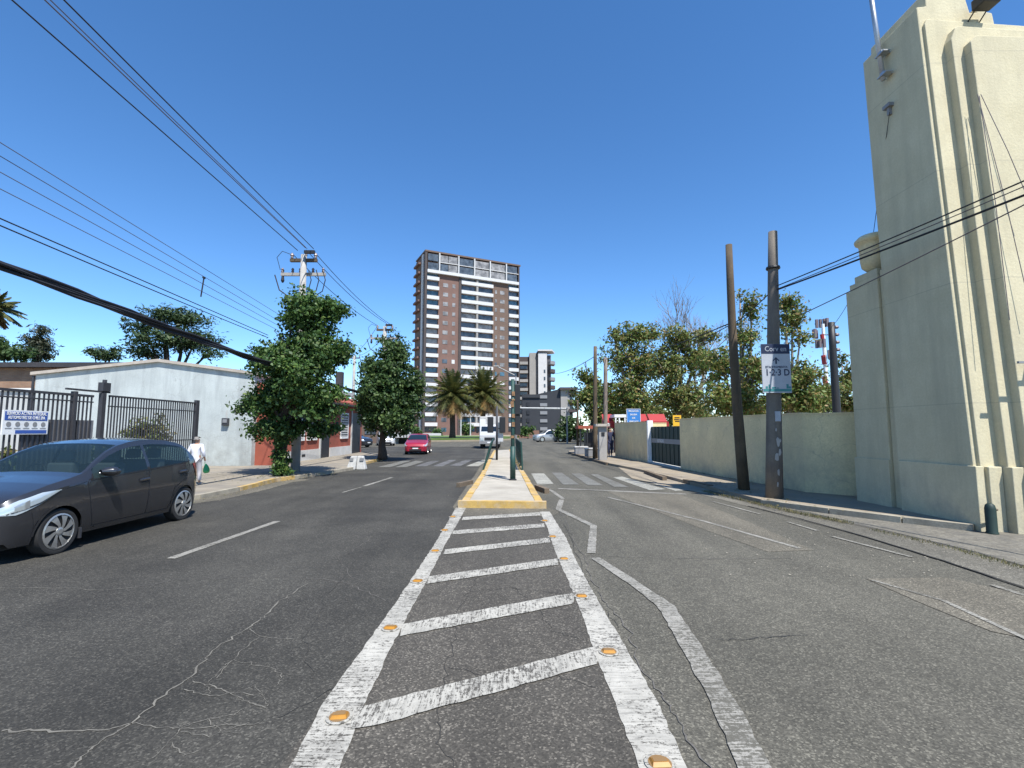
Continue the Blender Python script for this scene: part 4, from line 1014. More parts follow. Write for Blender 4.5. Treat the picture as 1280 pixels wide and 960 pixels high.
for i, (y, ye_) in enumerate(((273, 419), (277, 422))):
    q = dep(335, ye_, 16.8); p = onX(0, y, -7.9)
    cable(ext(p, q, 1.8), q, .0 + .06 * i, .011, 'cable', ['upper of two close dark wires just above the thick cable bundle', 'lower of two close dark wires just above the thick cable bundle'][i], 'telephone_wire', 'cable', GW)
sp_a, sp_b = dep(255, 347, 13.0), dep(251, 371, 13.0)
s_ = MB().tube([sp_a, sp_b], .018, 6); s_.tube([sp_a + Vector((0, -.04, 0)), sp_a + Vector((0, .04, 0))], .03, 6)
tag(s_.build('wire_spacer', 'black'), 'short dark spacer rod hung across the four thin wires', 'spacer')
# thick bundle
q = dep(315, 436, 15.0); p = onX(0, 308, -7.75); pe = ext(p, q, 1.9); q_end = Vector((P1.x + .25, P1.y, 3.75))
bun = empty('cable_bundle', (P1.x, P1.y, 3.7), 'thick black bundle of telecom cables sweeping down to the big tree', 'cable bundle', GW)
for k in range(7):
    a_ = k * 2.3; rr = .05 if k else 0
    pts = []
    for j in range(30):
        f = j / 29; c_ = pe.lerp(q_end, f); c_.z -= .22 * 4 * f * (1 - f) - .0
        w_ = rr * (1 + .5 * math.sin(j * 1.3 + k)); c_ += Vector((math.cos(a_ + j * .35) * w_, 0, math.sin(a_ + j * .35) * w_)); pts.append(c_)
    MB().tube(pts, .028, 6).build('cable', 'cable', bun)
pts = []
for j in range(16):
    f = j / 15; c_ = Vector((P1.x + .2, P1.y, 3.75)).lerp(Vector((P2.x, P2.y, 3.75)), f); c_.z -= .6 * f * (1 - f); pts.append(c_)
MB().tube(pts, .07, 6).build('cable', 'cable', bun)
for i, (dx, dz) in enumerate(((-.46, .05), (.08, .2), (.46, .05))):
    cable((P1.x + dx, P1.y, P1t + dz), (P2.x + dx, P2.y, P2t + dz), .25, .013, 'cable', f'{["left", "middle", "right"][i]} power wire between the big tree pole and the second pole', 'power_wire', 'cable', GW)
    if i != 1: cable((P2.x + dx, P2.y, P2t + dz), (P3.x + dx, P3.y, P3t + dz), .4, .015, 'cable', f'{["left", "middle", "right"][i]} power wire from the second pole to the most distant pole', 'power_wire', 'cable', GW)
# right hand wires
GR = 'cables running from the concrete pole past the tower'
for i, (s0, e0, m, r) in enumerate((((972, 357), (1280, 222), 'cable', .012), ((972, 361), (1280, 229), 'cable_g', .008), ((972, 362), (1280, 240), 'cable', .018), ((1000, 394), (1280, 252), 'cable_g', .010))):
    p = dep(*s0, pBb.y - .12 if i < 3 else pBb.y + .0); q = dep(*e0, 6.9); cable(p, ext(q, p, 1.7), 0.05, r, m, ['topmost thin black wire crossing in front of the tower', 'pale thin wire just under the topmost one by the tower', 'thickest black wire crossing in front of the tower', 'lowest grey wire crossing in front of the tower'][i], 'street_wire', 'cable', GR)
cable(dep(970, 358, pBb.y - .1), dep(918, 404, pAb.y), .05, .012, 'cable', 'black wire from the concrete pole to the leaning timber pole', 'street_wire', 'cable', GR)
for i, (a_, b_, r) in enumerate((((915, 403), (744, 448), .016), ((915, 405), (757, 462), .012))):
    cable(dep(*a_, pAb.y), dep(*b_, 29.5), .35, r, 'cable', ['upper black wire sagging from the leaning timber pole to the far poles', 'lower black wire sagging from the leaning timber pole to the far poles'][i], 'street_wire', 'cable', GR)
cable(dep(1040, 408, 19), dep(1075, 350, 11.2), .1, .008, 'cable', 'thin wire from the black pole behind the wall up to the urn', 'street_wire', 'cable', GR)
cable(dep(1092, 290, yp0 + .5), dep(1112, 140, YT + 1.1), .0, .006, 'cable', 'thin wire rising from the urn to the mast bracket on the tower', 'street_wire', 'cable', GR)
cable(dep(691, 467, 60), dep(744, 445, 30), .3, .02, 'cable', 'distant wire dropping beside the far apartment tower', 'street_wire', 'cable')

# ================================================================== VEGETATION
def leaves(lobes, n, size, seed, clump=.35, shell=.5, per=34, flat=.35, asp=.5):
    rg = np.random.default_rng(seed)
    lob = np.array([[*c, *r] for c, r in lobes], dtype=float)
    vol = lob[:, 3] * lob[:, 4] * lob[:, 5]; pr = vol ** .8; pr /= pr.sum()
    nc = max(4, n // per)
    li = rg.choice(len(lob), nc, p=pr)
    d = rg.normal(size=(nc, 3)); d /= np.linalg.norm(d, axis=1, keepdims=True)
    rad = rg.random(nc) ** (1 / (1 + 2 * shell)) * rg.uniform(.72, 1.10, nc)
    cc = lob[li, :3] + d * lob[li, 3:] * rad[:, None]
    out = d
    k = rg.integers(0, nc, n)
    csz = clump * rg.uniform(.6, 1.3, nc)
    P = cc[k] + rg.normal(size=(n, 3)) * csz[k][:, None] * np.array([1, 1, .7]) * .6
    nrm = out[k] * .5 + rg.normal(size=(n, 3)) * .75 + np.array([0, 0, flat])
    nrm /= np.linalg.norm(nrm, axis=1, keepdims=True)
    t = np.cross(nrm, rg.normal(size=(n, 3))); t /= np.linalg.norm(t, axis=1, keepdims=True); b = np.cross(nrm, t)
    s = size * rg.uniform(.6, 1.35, n)[:, None]
    V = np.empty((n, 4, 3)); V[:, 0] = P - t * s * .5; V[:, 1] = P + b * s * asp * .5 + nrm * s * .08; V[:, 2] = P + t * s * .5; V[:, 3] = P - b * s * asp * .5 + nrm * s * .08
    return V.reshape(-1, 3), np.arange(4 * n).reshape(-1, 4)
def limbs(mb, base, lobes, r0, seed, split=None, twigs=2):
    rnd = random.Random(seed); base = Vector(base)
    sp = Vector(split) if split else base + Vector((0, 0, 1.5))
    n_ = 6; pts = []; rs = []
    for k in range(n_ + 1):
        f = k / n_; p = base.lerp(sp, f); p.x += rnd.uniform(-.04, .04); p.y += rnd.uniform(-.04, .04); pts.append(p); rs.append(r0 * (1.25 - .45 * min(1, f * 2.5) - .1 * f))
    mb.tube(pts, rs, 9)
    for c_, r_ in lobes:
        c_ = Vector(c_); m_ = sp.lerp(c_, .5) + Vector((rnd.uniform(-.2, .2), rnd.uniform(-.2, .2), rnd.uniform(-.1, .25)))
        mb.tube([sp - Vector((0, 0, .15)), m_, c_], [r0 * .55, r0 * .36, r0 * .15], 6)
        for j in range(twigs):
            e_ = c_ + Vector((rnd.uniform(-1, 1) * r_[0], rnd.uniform(-1, 1) * r_[1], rnd.uniform(-.2, 1) * r_[2])) * .8
            s0 = m_.lerp(c_, rnd.random()); mb.tube([s0, s0.lerp(e_, .5) + Vector((0, 0, .1)), e_], [r0 * .16, r0 * .10, r0 * .04], 5)
def tree(name, base, lobes, n, size, leaf, label, r0=.16, bark='bark', cat='tree', group=None, seed=1, split=None, trunk=True, twigs=2, **k):
    e = empty(name, base, label, cat, group)
    if trunk:
        mb = MB(); limbs(mb, base, lobes, r0, seed, split, twigs); mb.build('trunk', bark, e, smooth=True)
    if n:
        V, F = leaves(lobes, n, size, seed, **k); npmesh('crown', V, F, leaf, e)
    return e
def lob(px, py, Y, rx, rz, ry=None):
    """crown lobe seen at a pixel, radii in photo pixels, at its own distance"""
    s = Y / FPX; return (tuple(dep(px, py, Y)), (rx * s, (ry if ry else rx) * s, rz * s))
# street tree 1
b1 = at(350, 594, .1)
Y1 = b1.y + .2
tree('street_tree', b1, [lob(390, 392, Y1, 34, 34), lob(368, 392, Y1 - .3, 18, 24), lob(420, 388, Y1 + .5, 14, 10), lob(388, 440, Y1, 46, 32), lob(420, 440, Y1 + .4, 22, 20), lob(345, 452, Y1 - .5, 34, 26), lob(330, 440, Y1, 18, 14),
     lob(350, 500, Y1, 44, 32), lob(395, 500, Y1 - .3, 34, 34), lob(308, 508, Y1 - .2, 14, 9), lob(345, 535, Y1, 36, 16), lob(400, 535, Y1 + .3, 22, 12), lob(370, 470, Y1 - .9, 34, 30)],
     38000, .135, 'leafA', 'big dense street tree at the left kerb with the power pole rising through it', .19, seed=11, split=(b1.x + .1, b1.y, 2.1), clump=.23, shell=.5, asp=.62)
e = empty('ivy_clump', (b1.x + .15, b1.y, .1), 'leafy shoots growing round the foot of the big street tree', 'plant')
V, F = leaves([((b1.x + .05, b1.y - .1, 1.0), (.28, .28, .9)), ((b1.x + .25, b1.y - .35, .35), (.4, .3, .28))], 1500, .13, 5, clump=.12); npmesh('foliage', V, F, 'leafA', e)
g = MB()
for k in range(5): g.tube([(b1.x + .1 * k - .2, b1.y - .1, .1), (b1.x + .1 * k - .15, b1.y - .2, .8), (b1.x + .1 * k - .1, b1.y - .05, 1.7)], .018, 5)
g.build('stem', 'bark', e)
# street tree 2
b2 = at(478, 574, .1); Y2 = b2.y
tree('street_tree', b2, [lob(492, 440, Y2, 20, 24), lob(488, 470, Y2, 34, 26), lob(476, 490, Y2 - .6, 30, 36), lob(505, 500, Y2 + .3, 28, 34), lob(490, 525, Y2, 36, 20), lob(462, 505, Y2, 16, 26), lob(520, 480, Y2 + .4, 12, 20), lob(465, 460, Y2, 14, 16)],
     26000, .18, 'leafB', 'second dense street tree, further along the left kerb beside the red car', .22, seed=12, split=(b2.x, b2.y, 2.2), clump=.29, asp=.6)
# trees behind the left buildings
c0 = dep(215, 450, 40); tree('feathery_tree', (c0.x, 40, 0), [lob(180, 408, 40, 24, 12), lob(205, 392, 40, 26, 12), lob(232, 400, 41, 30, 14), lob(245, 425, 40, 30, 14), lob(205, 425, 40, 38, 14), lob(262, 440, 40, 18, 8), lob(180, 440, 40, 26, 9)],
     9000, .34, 'leafE', 'wide feathery tree spreading behind the blue grey gable', .35, seed=13, split=(c0.x, 40, 4.2), clump=.55, shell=.3, flat=1.2, asp=.35)
c0 = dep(125, 446, 44); tree('feathery_tree', (c0.x, 44, 0), [lob(118, 441, 44, 16, 5), lob(135, 445, 44, 14, 5), lob(142, 438, 44, 7, 3)], 1500, .34, 'leafE', 'small flat topped feathery tree left of the wide one', .2, seed=14, split=(c0.x, 44, 5.5), clump=.4, flat=1.2, asp=.35)
c0 = dep(47, 446, 50); tree('conifer_tree', (c0.x, 50, 0), [lob(52, 412, 50, 8, 10), lob(42, 425, 50, 12, 10), lob(54, 430, 50, 13, 12), lob(45, 443, 50, 20, 10)], 2600, .42, 'leafF', 'thin grey green conifer above the brick building', .22, seed=15, split=(c0.x, 50, 5), clump=.5, asp=.3)
c0 = dep(14, 446, 46); tree('dark_tree', (c0.x, 46, 0), [lob(0, 436, 46, 20, 14), lob(25, 442, 46, 16, 10), lob(-15, 430, 46, 16, 18)], 3200, .40, 'leafB', 'low dark tree above the brick building at the left edge', .22, seed=16, split=(c0.x, 46, 5), clump=.5)
# shrubs in the yard behind the fence
for i, (x_, y_, Y, rx, rz, n_) in enumerate(((185, 540, 18.3, 28, 22, 2600), (92, 566, 14.0, 20, 12, 900), (120, 560, 15.2, 16, 12, 800), (10, 575, 11.8, 10, 22, 500))):
    c0 = dep(x_, y_, Y); hz = c0.z
    tree('yard_shrub', (c0.x, Y, .1), [lob(x_, y_, Y, rx, rz), lob(x_ + rx * .4, y_ + rz * .5, Y, rx * .6, rz * .6)], n_, .13, 'leafC', ['large olive shrub behind the bar gate', 'low shrub behind the notice board end of the fence', 'low shrub behind the double gate post', 'reddish shrub at the left edge behind the fence'][i], .03, seed=20 + i, split=(c0.x, Y, .6), clump=.2, cat='shrub', group='shrubs in the fenced yard')
# right row of trees behind the cream wall
GT = 'trees behind the cream wall'
tree('plane_tree', (dep(790, 560, 40).x, 40, 0), [lob(790, 420, 40, 26, 18), lob(775, 450, 40, 26, 24), lob(805, 455, 40, 26, 26), lob(785, 490, 40, 36, 26), lob(800, 510, 40, 34, 14), lob(765, 505, 40, 18, 18), lob(812, 420, 41, 16, 14), lob(768, 420, 40, 10, 10)], 13500, .27, 'leafD', 'tallest rounded olive tree behind the blue sign', .3, 'bark_lt', group=GT, seed=31, split=(dep(790, 560, 40).x, 40, 4), clump=.5, shell=.35)
tree('plane_tree', (dep(848, 560, 33).x, 33, 0), [lob(848, 425, 33, 24, 20), lob(835, 460, 33, 24, 28), lob(870, 450, 33, 22, 28), lob(850, 495, 33, 38, 22), lob(860, 512, 33, 36, 12), lob(880, 420, 34, 16, 12)], 12000, .24, 'leafC', 'brownish olive tree above the green gate', .26, 'bark_lt', group=GT, seed=32, split=(dep(850, 560, 33).x, 33, 3), clump=.45, shell=.35)
tree('plane_tree', (dep(930, 560, 25).x, 25, 0), [lob(940, 385, 25, 12, 22), lob(930, 420, 25, 24, 22), lob(900, 455, 25, 26, 24), lob(945, 460, 25, 26, 28), lob(915, 495, 25, 44, 22), lob(930, 510, 25, 34, 12), lob(925, 370, 25, 8, 10)], 11500, .19, 'leafD', 'tree behind the cream wall, showing on both sides of the leaning pole', .22, 'bark_lt', group=GT, seed=33, split=(dep(930, 560, 25).x, 25, 2.5), clump=.36, shell=.3)
tree('plane_tree', (dep(988, 560, 22).x, 22, 0), [lob(990, 400, 22, 18, 26), lob(982, 380, 22, 14, 12), lob(1000, 425, 22, 12, 14), lob(1000, 475, 22, 26, 26), lob(1000, 505, 22, 28, 14), lob(970, 500, 22, 20, 16), lob(975, 480, 22, 20, 24), lob(1015, 500, 22, 26, 12)], 10500, .17, 'leafD', 'leafy tree just right of the concrete pole, behind the cream wall', .18, 'bark_lt', group=GT, seed=34, split=(dep(990, 560, 22).x, 22, 2.5), clump=.32, shell=.3)
tree('plane_tree', (dep(1060, 560, 26).x, 26, 0), [lob(1052, 452, 26, 10, 9), lob(1062, 475, 26, 14, 16), lob(1035, 492, 26, 26, 18), lob(1070, 505, 26, 20, 14), lob(1020, 500, 26, 16, 12), lob(1055, 505, 26, 26, 12)], 6500, .20, 'leafC', 'low olive tree between the black pole and the stepped pier', .16, 'bark_lt', group=GT, seed=35, split=(dep(1055, 560, 26).x, 26, 2.2), clump=.32, shell=.3)
tree('plane_tree', (dep(738, 560, 55).x, 55, 0), [lob(733, 470, 55, 14, 9), lob(740, 495, 55, 20, 22), lob(722, 500, 55, 9, 14), lob(752, 520, 55, 16, 14), lob(732, 452, 55, 5, 3)], 5200, .36, 'leafD', 'sparse olive tree above the small street kiosk', .28, 'bark', group=GT, seed=36, split=(dep(742, 560, 55).x, 55, 3), clump=.6, shell=.3)
wd = []
for k in range(26):
    x_ = 745 + k * 13.5; wd.append(lob(x_, 520 + 8 * math.sin(k * 1.9), 62, 13, 17 + 5 * math.sin(k * 2.7)))
V, F = leaves(wd, 12000, .45, 77, clump=.8, shell=.3)
e = npmesh('far_wood', V, F, 'leafC'); tag(e, 'mass of olive greenery closing the view behind the trees on the right', kind='stuff')
# bare branched tree
bt = empty('bare_tree', (dep(870, 560, 42).x, 42, 0), 'leafless grey tree whose twigs rise above the olive trees', 'tree', GT)
mb = MB(); rnd = random.Random(4)
def branch(p, d, L_, r, lev):
    q = p + d * L_; m_ = p.lerp(q, .5) + Vector((rnd.uniform(-1, 1), rnd.uniform(-1, 1), 0)) * L_ * .06
    mb.tube([p, m_, q], [r, r * .8, r * .55], 5 if lev < 3 else 4, caps=False)
    if lev >= 6: return
    for _ in range(3 if lev < 5 else 2):
        nd = (d + Vector((rnd.uniform(-1, 1), rnd.uniform(-1, 1), rnd.uniform(-.25, .7))) * .55).normalized(); branch(m_.lerp(q, rnd.uniform(.5, 1)), nd, L_ * rnd.uniform(.62, .85), r * .58, lev + 1)
branch(Vector((dep(870, 560, 42).x, 42, 0)), Vector((0, 0, 1)), 4.05, .24, 0)
mb.build('trunk', 'bark_lt', bt)
for i, (x_, y0_, x2, y2, Y) in enumerate(((835, 520, 858, 420, 30), (862, 522, 880, 430, 30), (880, 520, 925, 380, 26))):
    p = dep(x_, y0_, Y); q = dep(x2, y2, Y); 
# round dark tree and far greenery
c0 = dep(712, 545, 66); tree('round_tree', (c0.x, 66, 0), [lob(712, 532, 66, 15, 13), lob(705, 540, 66, 11, 9), lob(722, 541, 66, 10, 9)], 3000, .4, 'leafB', 'round dark green tree over the parked white cars', .2, seed=41, split=(c0.x, 66, 1.5), clump=.5)
c0 = dep(660, 545, 88); tree('far_shrub', (c0.x, 88, 0), [lob(660, 537, 88, 9, 6), lob(652, 541, 88, 7, 5)], 900, .45, 'leafA', 'green shrub in front of the dark slate building', .1, seed=42, split=(c0.x, 88, .8), clump=.5, cat='shrub')
for i, (x_, Y, rx, rz) in enumerate(((583, 104, 6, 12), (520, 100, 7, 6), (546, 108, 5, 5))):
    c0 = dep(x_, 545, Y); tree('far_tree', (c0.x, Y, .1), [lob(x_, 534 if i == 0 else 540, Y, rx, rz)], 900, .5, 'leafA', ['slim dark tree between the two palms', 'low bush at the left foot of the apartment block', 'small bush behind the lawn near the left palm'][i], .12, seed=43 + i, split=(c0.x, Y, 1), clump=.6)
# palms
def palm(bx, by, zc, fl, label, seed, n=72, tr=.42, scale=1.0, trunk_z=0.4):
    e = empty('palm_tree', (bx, by, trunk_z), label, 'palm', 'palms of the roundabout')
    rnd = random.Random(seed)
    pts = [(bx + math.sin(k) * .03, by, trunk_z + (zc - trunk_z) * k / 8) for k in range(9)]
    MB().tube(pts, [tr * 1.3, tr, tr * .95, tr * .95, tr * .95, tr * 1.0, tr * 1.1, tr * 1.4, tr * .9], 10).build('trunk', 'palmtrunk', e, smooth=True)
    gm, dm2 = MB(), MB()
    for k in range(n):
        az = k * 2.39996; f = k / n; el_ = R(82 - 128 * f); dry = el_ < R(-18)
        d = Vector((math.cos(az) * math.cos(el_), math.sin(az) * math.cos(el_), math.sin(el_))); L_ = fl * rnd.uniform(.85, 1.1) * (.8 if dry else 1)
        P = [Vector((bx, by, zc)) + d * L_ * t for t in (0, .2, .4, .6, .8, 1.0)]
        for j, t in enumerate((0, .2, .4, .6, .8, 1.0)): P[j].z -= L_ * .42 * t * t * math.cos(el_)
        t_ = dm2 if dry else gm
        t_.tube(P, [.05, .04, .035, .03, .02, .01], 4)
        for j in range(5):
            for s_ in range(5):
                ff = (j + s_ / 5) / 5; p = P[j].lerp(P[j + 1], s_ / 5); dd = (P[j + 1] - P[j]).normalized()
                sd = dd.cross(Vector((0, 0, 1))); sd = sd.normalized() if sd.length > .01 else Vector((1, 0, 0))
                ll = fl * .20 * math.sin(math.pi * (.12 + .85 * ff)) * rnd.uniform(.8, 1.15)
                if ff < .08: continue
                for sg in (-1, 1):
                    tip = p + (sd * sg * .8 + dd * .75 - Vector((0, 0, .35 + .3 * rnd.random()))) * ll
                    w = dd * .09 * scale
                    t_.add([p - w, p + w, tip + w * .3, tip - w * .3], [(0, 1, 2, 3)])
    gm.build('fronds', 'frond', e); dm2.build('dry_fronds', 'frond_dry', e)
    return e
c0 = dep(566, 494, 72); palm(c0.x, 72, c0.z, 4.7, 'left palm on the roundabout lawn, with orange dry lower fronds', 3)
c0 = dep(604, 492, 74); palm(c0.x, 74, c0.z, 4.8, 'right palm on the roundabout lawn, in front of the apartment block', 5)
c0 = dep(514, 497, 76); palm(c0.x, 76, c0.z, 3.2, 'palm mostly hidden behind the second street tree', 7, 36)
c0 = dep(-14, 385, 34); palm(c0.x, 34, c0.z, 2.0, 'shaggy palm cut by the left edge of the view', 9, 50, .3, trunk_z=0)

# ================================================================== FAR BUILDINGS
# --- main apartment block
K = 1.15
o0 = Vector((-21.0 * K, 115 * K, 0)); o1 = Vector((1.7 * K, 126 * K, 0))
ux = (o1 - o0); FW = ux.length; ux.normalize(); uy = Vector((-ux.y, ux.x, 0))
HB = 44.6 * K; NF = 19; fh = HB / NF
ap = empty('apartment_tower', o0, 'tall brown brick apartment block with white balcony bands at the end of the street', 'apartment block')
b = MB(); b.obox(o0, ux, uy, 0, FW, .0, 9, 0, HB - .3); b.build('wall', 'aptbrick', ap)
g = MB(); g.obox(o0, ux, uy, .13 * FW, .335 * FW, -.5, -.002, 0, HB - 2 * fh - .8); g.build('brick_bay', 'aptbrick', ap)
g = MB(); g.obox(o0, ux, uy, .70 * FW, .875 * FW, -.5, -.002, 0, HB - 2 * fh - .8); g.build('brick_bay', 'aptbrick2', ap)
g = MB(); g.obox(o0, ux, uy, .335 * FW + .01, .36 * FW, -.7, -.002, 0, HB - 2 * fh - .9); g.build('dark_pier', 'aptdark', ap)
for (f0, f1) in ((-.01, .012), (.985, 1.0)):
    MB().obox(o0, ux, uy, f0 * FW, f1 * FW, -.8, -.003, 0, HB).build('edge_pier', 'aptdark', ap)
MB().obox(o0, ux, uy, -.3, FW + .3, -.9, 9.2, HB - .3, HB + .15).build('parapet', 'aptbrick2', ap)
cols = [(.015, .13, 'B'), (.36, .52, 'C'), (.535, .70, 'C'), (.875, .985, 'B')]
nwin = 0; rest = MB(); rnd = random.Random(3)
def win(mb_args, m, parent=ap):
    global nwin
    nwin += 1
    if nwin <= 99: MB().obox(*mb_args).build('window', m, parent)
    else: rest.obox(*mb_args)
for fl in range(NF - 2):
    z0 = fl * fh
    for (f0, f1, ty) in cols:
        win((o0, ux, uy, f0 * FW + .1, f1 * FW - .1, -.12, -.004, z0 + 1.15, z0 + fh - .35), rnd.choice(['pane', 'pane', 'pane', 'pane2', 'pane3']))
    if fl > 0:
        for (f0, f1) in ((.012, .132), (.36, .70), (.877, .985)):
            MB().obox(o0, ux, uy, f0 * FW, f1 * FW, -1.0, -.006, z0 - .12, z0 + .85).build('balcony', 'balw', ap)
MB().obox(o0, ux, uy, .518 * FW, .537 * FW, -.9, -.008, fh, HB - 2 * fh - .9).build('divider', 'beigeclad', ap)
for fl in range(NF - 3):
    z0 = fl * fh + 1.1
    for (f0, f1) in ((.175, .225), (.27, .30), (.725, .745), (.78, .83)):
        win((o0, ux, uy, f0 * FW, f1 * FW, -.56, -.503, z0, z0 + 1.1), rnd.choice(['pane', 'pane2', 'pane2', 'balw', 'pane3', 'pane']))
if rest.v: tag(rest.build('window', 'pane2', ap), kind='stuff')
# penthouse storeys: white frame with glazing
zt0 = HB - 2 * fh - .75
MB().obox(o0, ux, uy, .012 * FW, .985 * FW, -1.3, -.01, zt0 - .1, zt0 + .75).build('balcony', 'balw', ap)
for k, (f0, f1) in enumerate(((.02, .12), (.14, .22), (.225, .315), (.33, .48), (.50, .65), (.67, .83), (.85, .97))):
    for j in range(2):
        zz = zt0 + .95 + j * fh * .93
        MB().obox(o0, ux, uy, f0 * FW, f1 * FW, -.75, -.02, zz, zz + fh * .72).build('window', ['pane', 'pane', 'pane2', 'pane', 'pane2', 'pane2', 'pane'][k] if not (k == 1 and j) else 'pane2', ap)
for f0 in (.125, .32, .487, .657, .838): MB().obox(o0, ux, uy, f0 * FW, (f0 + .01) * FW, -1.25, -.01, zt0 + .76, HB - .32).build('frame', 'balw', ap)
MB().obox(o0, ux, uy, .13 * FW, .985 * FW, -.95, -.015, zt0 + fh + .5, zt0 + fh + .66).build('frame', 'balw', ap)
# left flank with balconies
lf = Vector(o0)
MB().obox(lf, ux, uy, -.35, -.02, 1.2, 2.6, 0, HB - .5).build('white_fin', 'balw', ap)
for fl in range(1, NF):
    z0 = fl * fh
    MB().obox(lf, ux, uy, -1.1, -.03, 3.2, 8.6, z0 - .1, z0 + .45).build('balcony', 'aptbrick', ap)
MB().obox(lf, ux, uy, -.3, -.05, 3.0, 8.8, 0, HB - .8).build('flank_recess', 'aptbrick2', ap)
# --- middle distance block with white curved fin
q0, q1 = dep(648, 560, 175), dep(694, 560, 175)
def zat(y, Y): return dep(640, y, Y).z
a2 = empty('apartment_tower', (dep(665, 540, 175).x, 175, 0), 'paler curved apartment tower behind the dark slate block', 'apartment block')
Yb = 175
def bxp(x0, x1, y0, y1, Y, d, name, m, par): return MB().box(dep(x0, 500, Y).x, dep(x1, 500, Y).x, Y, Y + d, max(0, zat(y1, Y)) if y1 < 545 else 0, zat(y0, Y)).build(name, m, par)
bxp(647, 662, 446, 560, Yb, 14, 'wall', 'aptdark', a2)
for k in range(9): bxp(648, 660, 452 + k * 11, 455.5 + k * 11, Yb - 1.2, 1.19, 'balcony', 'beigeclad', a2); bxp(650, 659, 457 + k * 11, 461 + k * 11, Yb - .2, .19, 'window', 'pane', a2)
bxp(662, 672, 441, 560, Yb - 1, 15, 'grey_bay', 'beigeclad', a2)
bxp(671, 673, 440, 560, Yb - 1.5, 2, 'dark_edge', 'dark', a2)
bxp(673, 684, 441, 560, Yb - 2, 16, 'white_bay', 'balw', a2)
for k in range(5): bxp(680, 682, 462 + k * 9, 466 + k * 9, Yb - 2.1, .09, 'window', 'pane', a2)
bxp(684, 689, 444, 560, Yb - 1, 12, 'recess', 'aptrec', a2)
cxx = dep(686, 500, Yb).x
for k in range(6):
    z_ = zat(456 + k * 10, Yb); g = MB()
    arc = [(cxx + 2.3 * math.cos(t), Yb - .8 - 2.6 * math.sin(t)) for t in [math.pi / 2 * j / 8 - .2 for j in range(9)]]
    g.prism([(cxx - .5, Yb)] + [(cxx + 2.1, Yb + 3)] + arc, z_ - .2, z_ + 1.0); g.build('balcony', 'aptdark' if k % 2 else 'grey', a2)
g = MB(); zr = zat(440, Yb); g.prism([(dep(672, 500, Yb).x, Yb - 2.5), (dep(690, 500, Yb).x, Yb - 2.5), (dep(695, 500, Yb).x, Yb + 4), (dep(672, 500, Yb).x, Yb + 10)], zr, zr + .5); g.build('roof', 'balw', a2)
# --- dark slate block
Yd = 112
a3 = empty('slate_block', (dep(685, 540, Yd).x, Yd, 0), 'five storey dark slate apartment block with a pale side bay', 'apartment block')
g = MB(); x0, x1 = dep(653, 500, Yd).x, dep(701, 500, Yd).x
g.add([(x0, Yd, 0), (x1, Yd, 0), (x1, Yd, zat(486, Yd)), (x0, Yd, zat(497, Yd)), (x0, Yd + 12, 0), (x1, Yd + 12, 0), (x1, Yd + 12, zat(486, Yd)), (x0, Yd + 12, zat(497, Yd))], [(0, 1, 2, 3), (7, 6, 5, 4), (3, 2, 6, 7), (0, 4, 5, 1), (0, 3, 7, 4), (1, 5, 6, 2)])
g.build('wall', 'darkclad', a3)
bxp(653, 675, 493, 497, Yd - .3, 6, 'upper_wall', 'darkclad', a3)
for k in range(5): bxp(675, 684, 494 + k * 10, 498 + k * 10, Yd - .15, .14, 'window', 'grey', a3); bxp(658, 662, 503 + k * 10, 508 + k * 10, Yd - .15, .14, 'window', 'dark', a3)
bxp(701, 712, 486, 560, Yd - .2, 12, 'pale_bay', 'beigeclad', a3)
bxp(712, 716, 487, 560, Yd + 1, 10, 'recess', 'aptdark', a3)
for k in range(5): bxp(711, 721, 489 + k * 11, 493 + k * 11, Yd - .6, 6, 'balcony', 'aptdark', a3)
for k in range(4): bxp(712, 716, 496 + k * 11, 500 + k * 11, Yd + .9, .09, 'window', 'pane', a3)
bxp(700, 722, 484, 487, Yd - 1, 14, 'roof', 'aptdark', a3)
# low brick wall, white wall pieces
q0, q1 = dep(646, 548, 95), dep(674, 548, 95)
tag(MB().box(q0.x, q1.x, 95, 95.4, 0, 1.5).build('brick_wall', 'brickfar'), 'low reddish brick wall in front of the dark slate block', 'wall')
q0, q1 = dep(488, 548, 56), dep(511, 548, 56)
e = empty('site_container', (q0.x, 56, 0), 'beige open fronted container beside the red car', 'container')
g = MB(); g.box(q0.x, q1.x, 56, 58.2, dep(0, 547, 56).z, dep(0, 544.5, 56).z + .35); g.box(q0.x, q0.x + .5, 56, 58.2, 0, 1.0); g.build('shell', 'palewall', e)
MB().box(q0.x + .5, q1.x, 57.9, 58.1, 0, 1.0).build('back', 'dark', e)
q0, q1 = dep(521, 546, 103), dep(551, 546, 103)
tag(MB().box(q0.x, q1.x, 103, 103.5, 0, .9).build('white_wall', 'balw'), 'low white wall behind the roundabout lawn', 'wall')
for i, x_ in enumerate((576, 588)):
    p = dep(x_, 545, 98); tag(MB().tube([(p.x, 98, .1), (p.x, 98, dep(x_, 512, 98).z)], .12, 6).build('white_post', 'balw'), ['left slim white post between the two palms', 'right slim white post between the two palms'][i], 'post')
# house row glimpses left of tree 2, behind
e = empty('low_house', (-24, 62, 0), 'low pale house glimpsed behind the second street tree', 'house')
MB().box(-34, -15.5, 60, 68, 0, 3.4).build('wall', 'aptbrick2', e); MB().box(-34.4, -15.1, 59.6, 68.4, 3.4, 3.7).build('roof', 'roofd', e)
for x_ in (-30, -26, -21, -18): MB().box(x_, x_ + 1.4, 59.93, 59.99, 1.1, 2.3).build('window', 'pane', e)
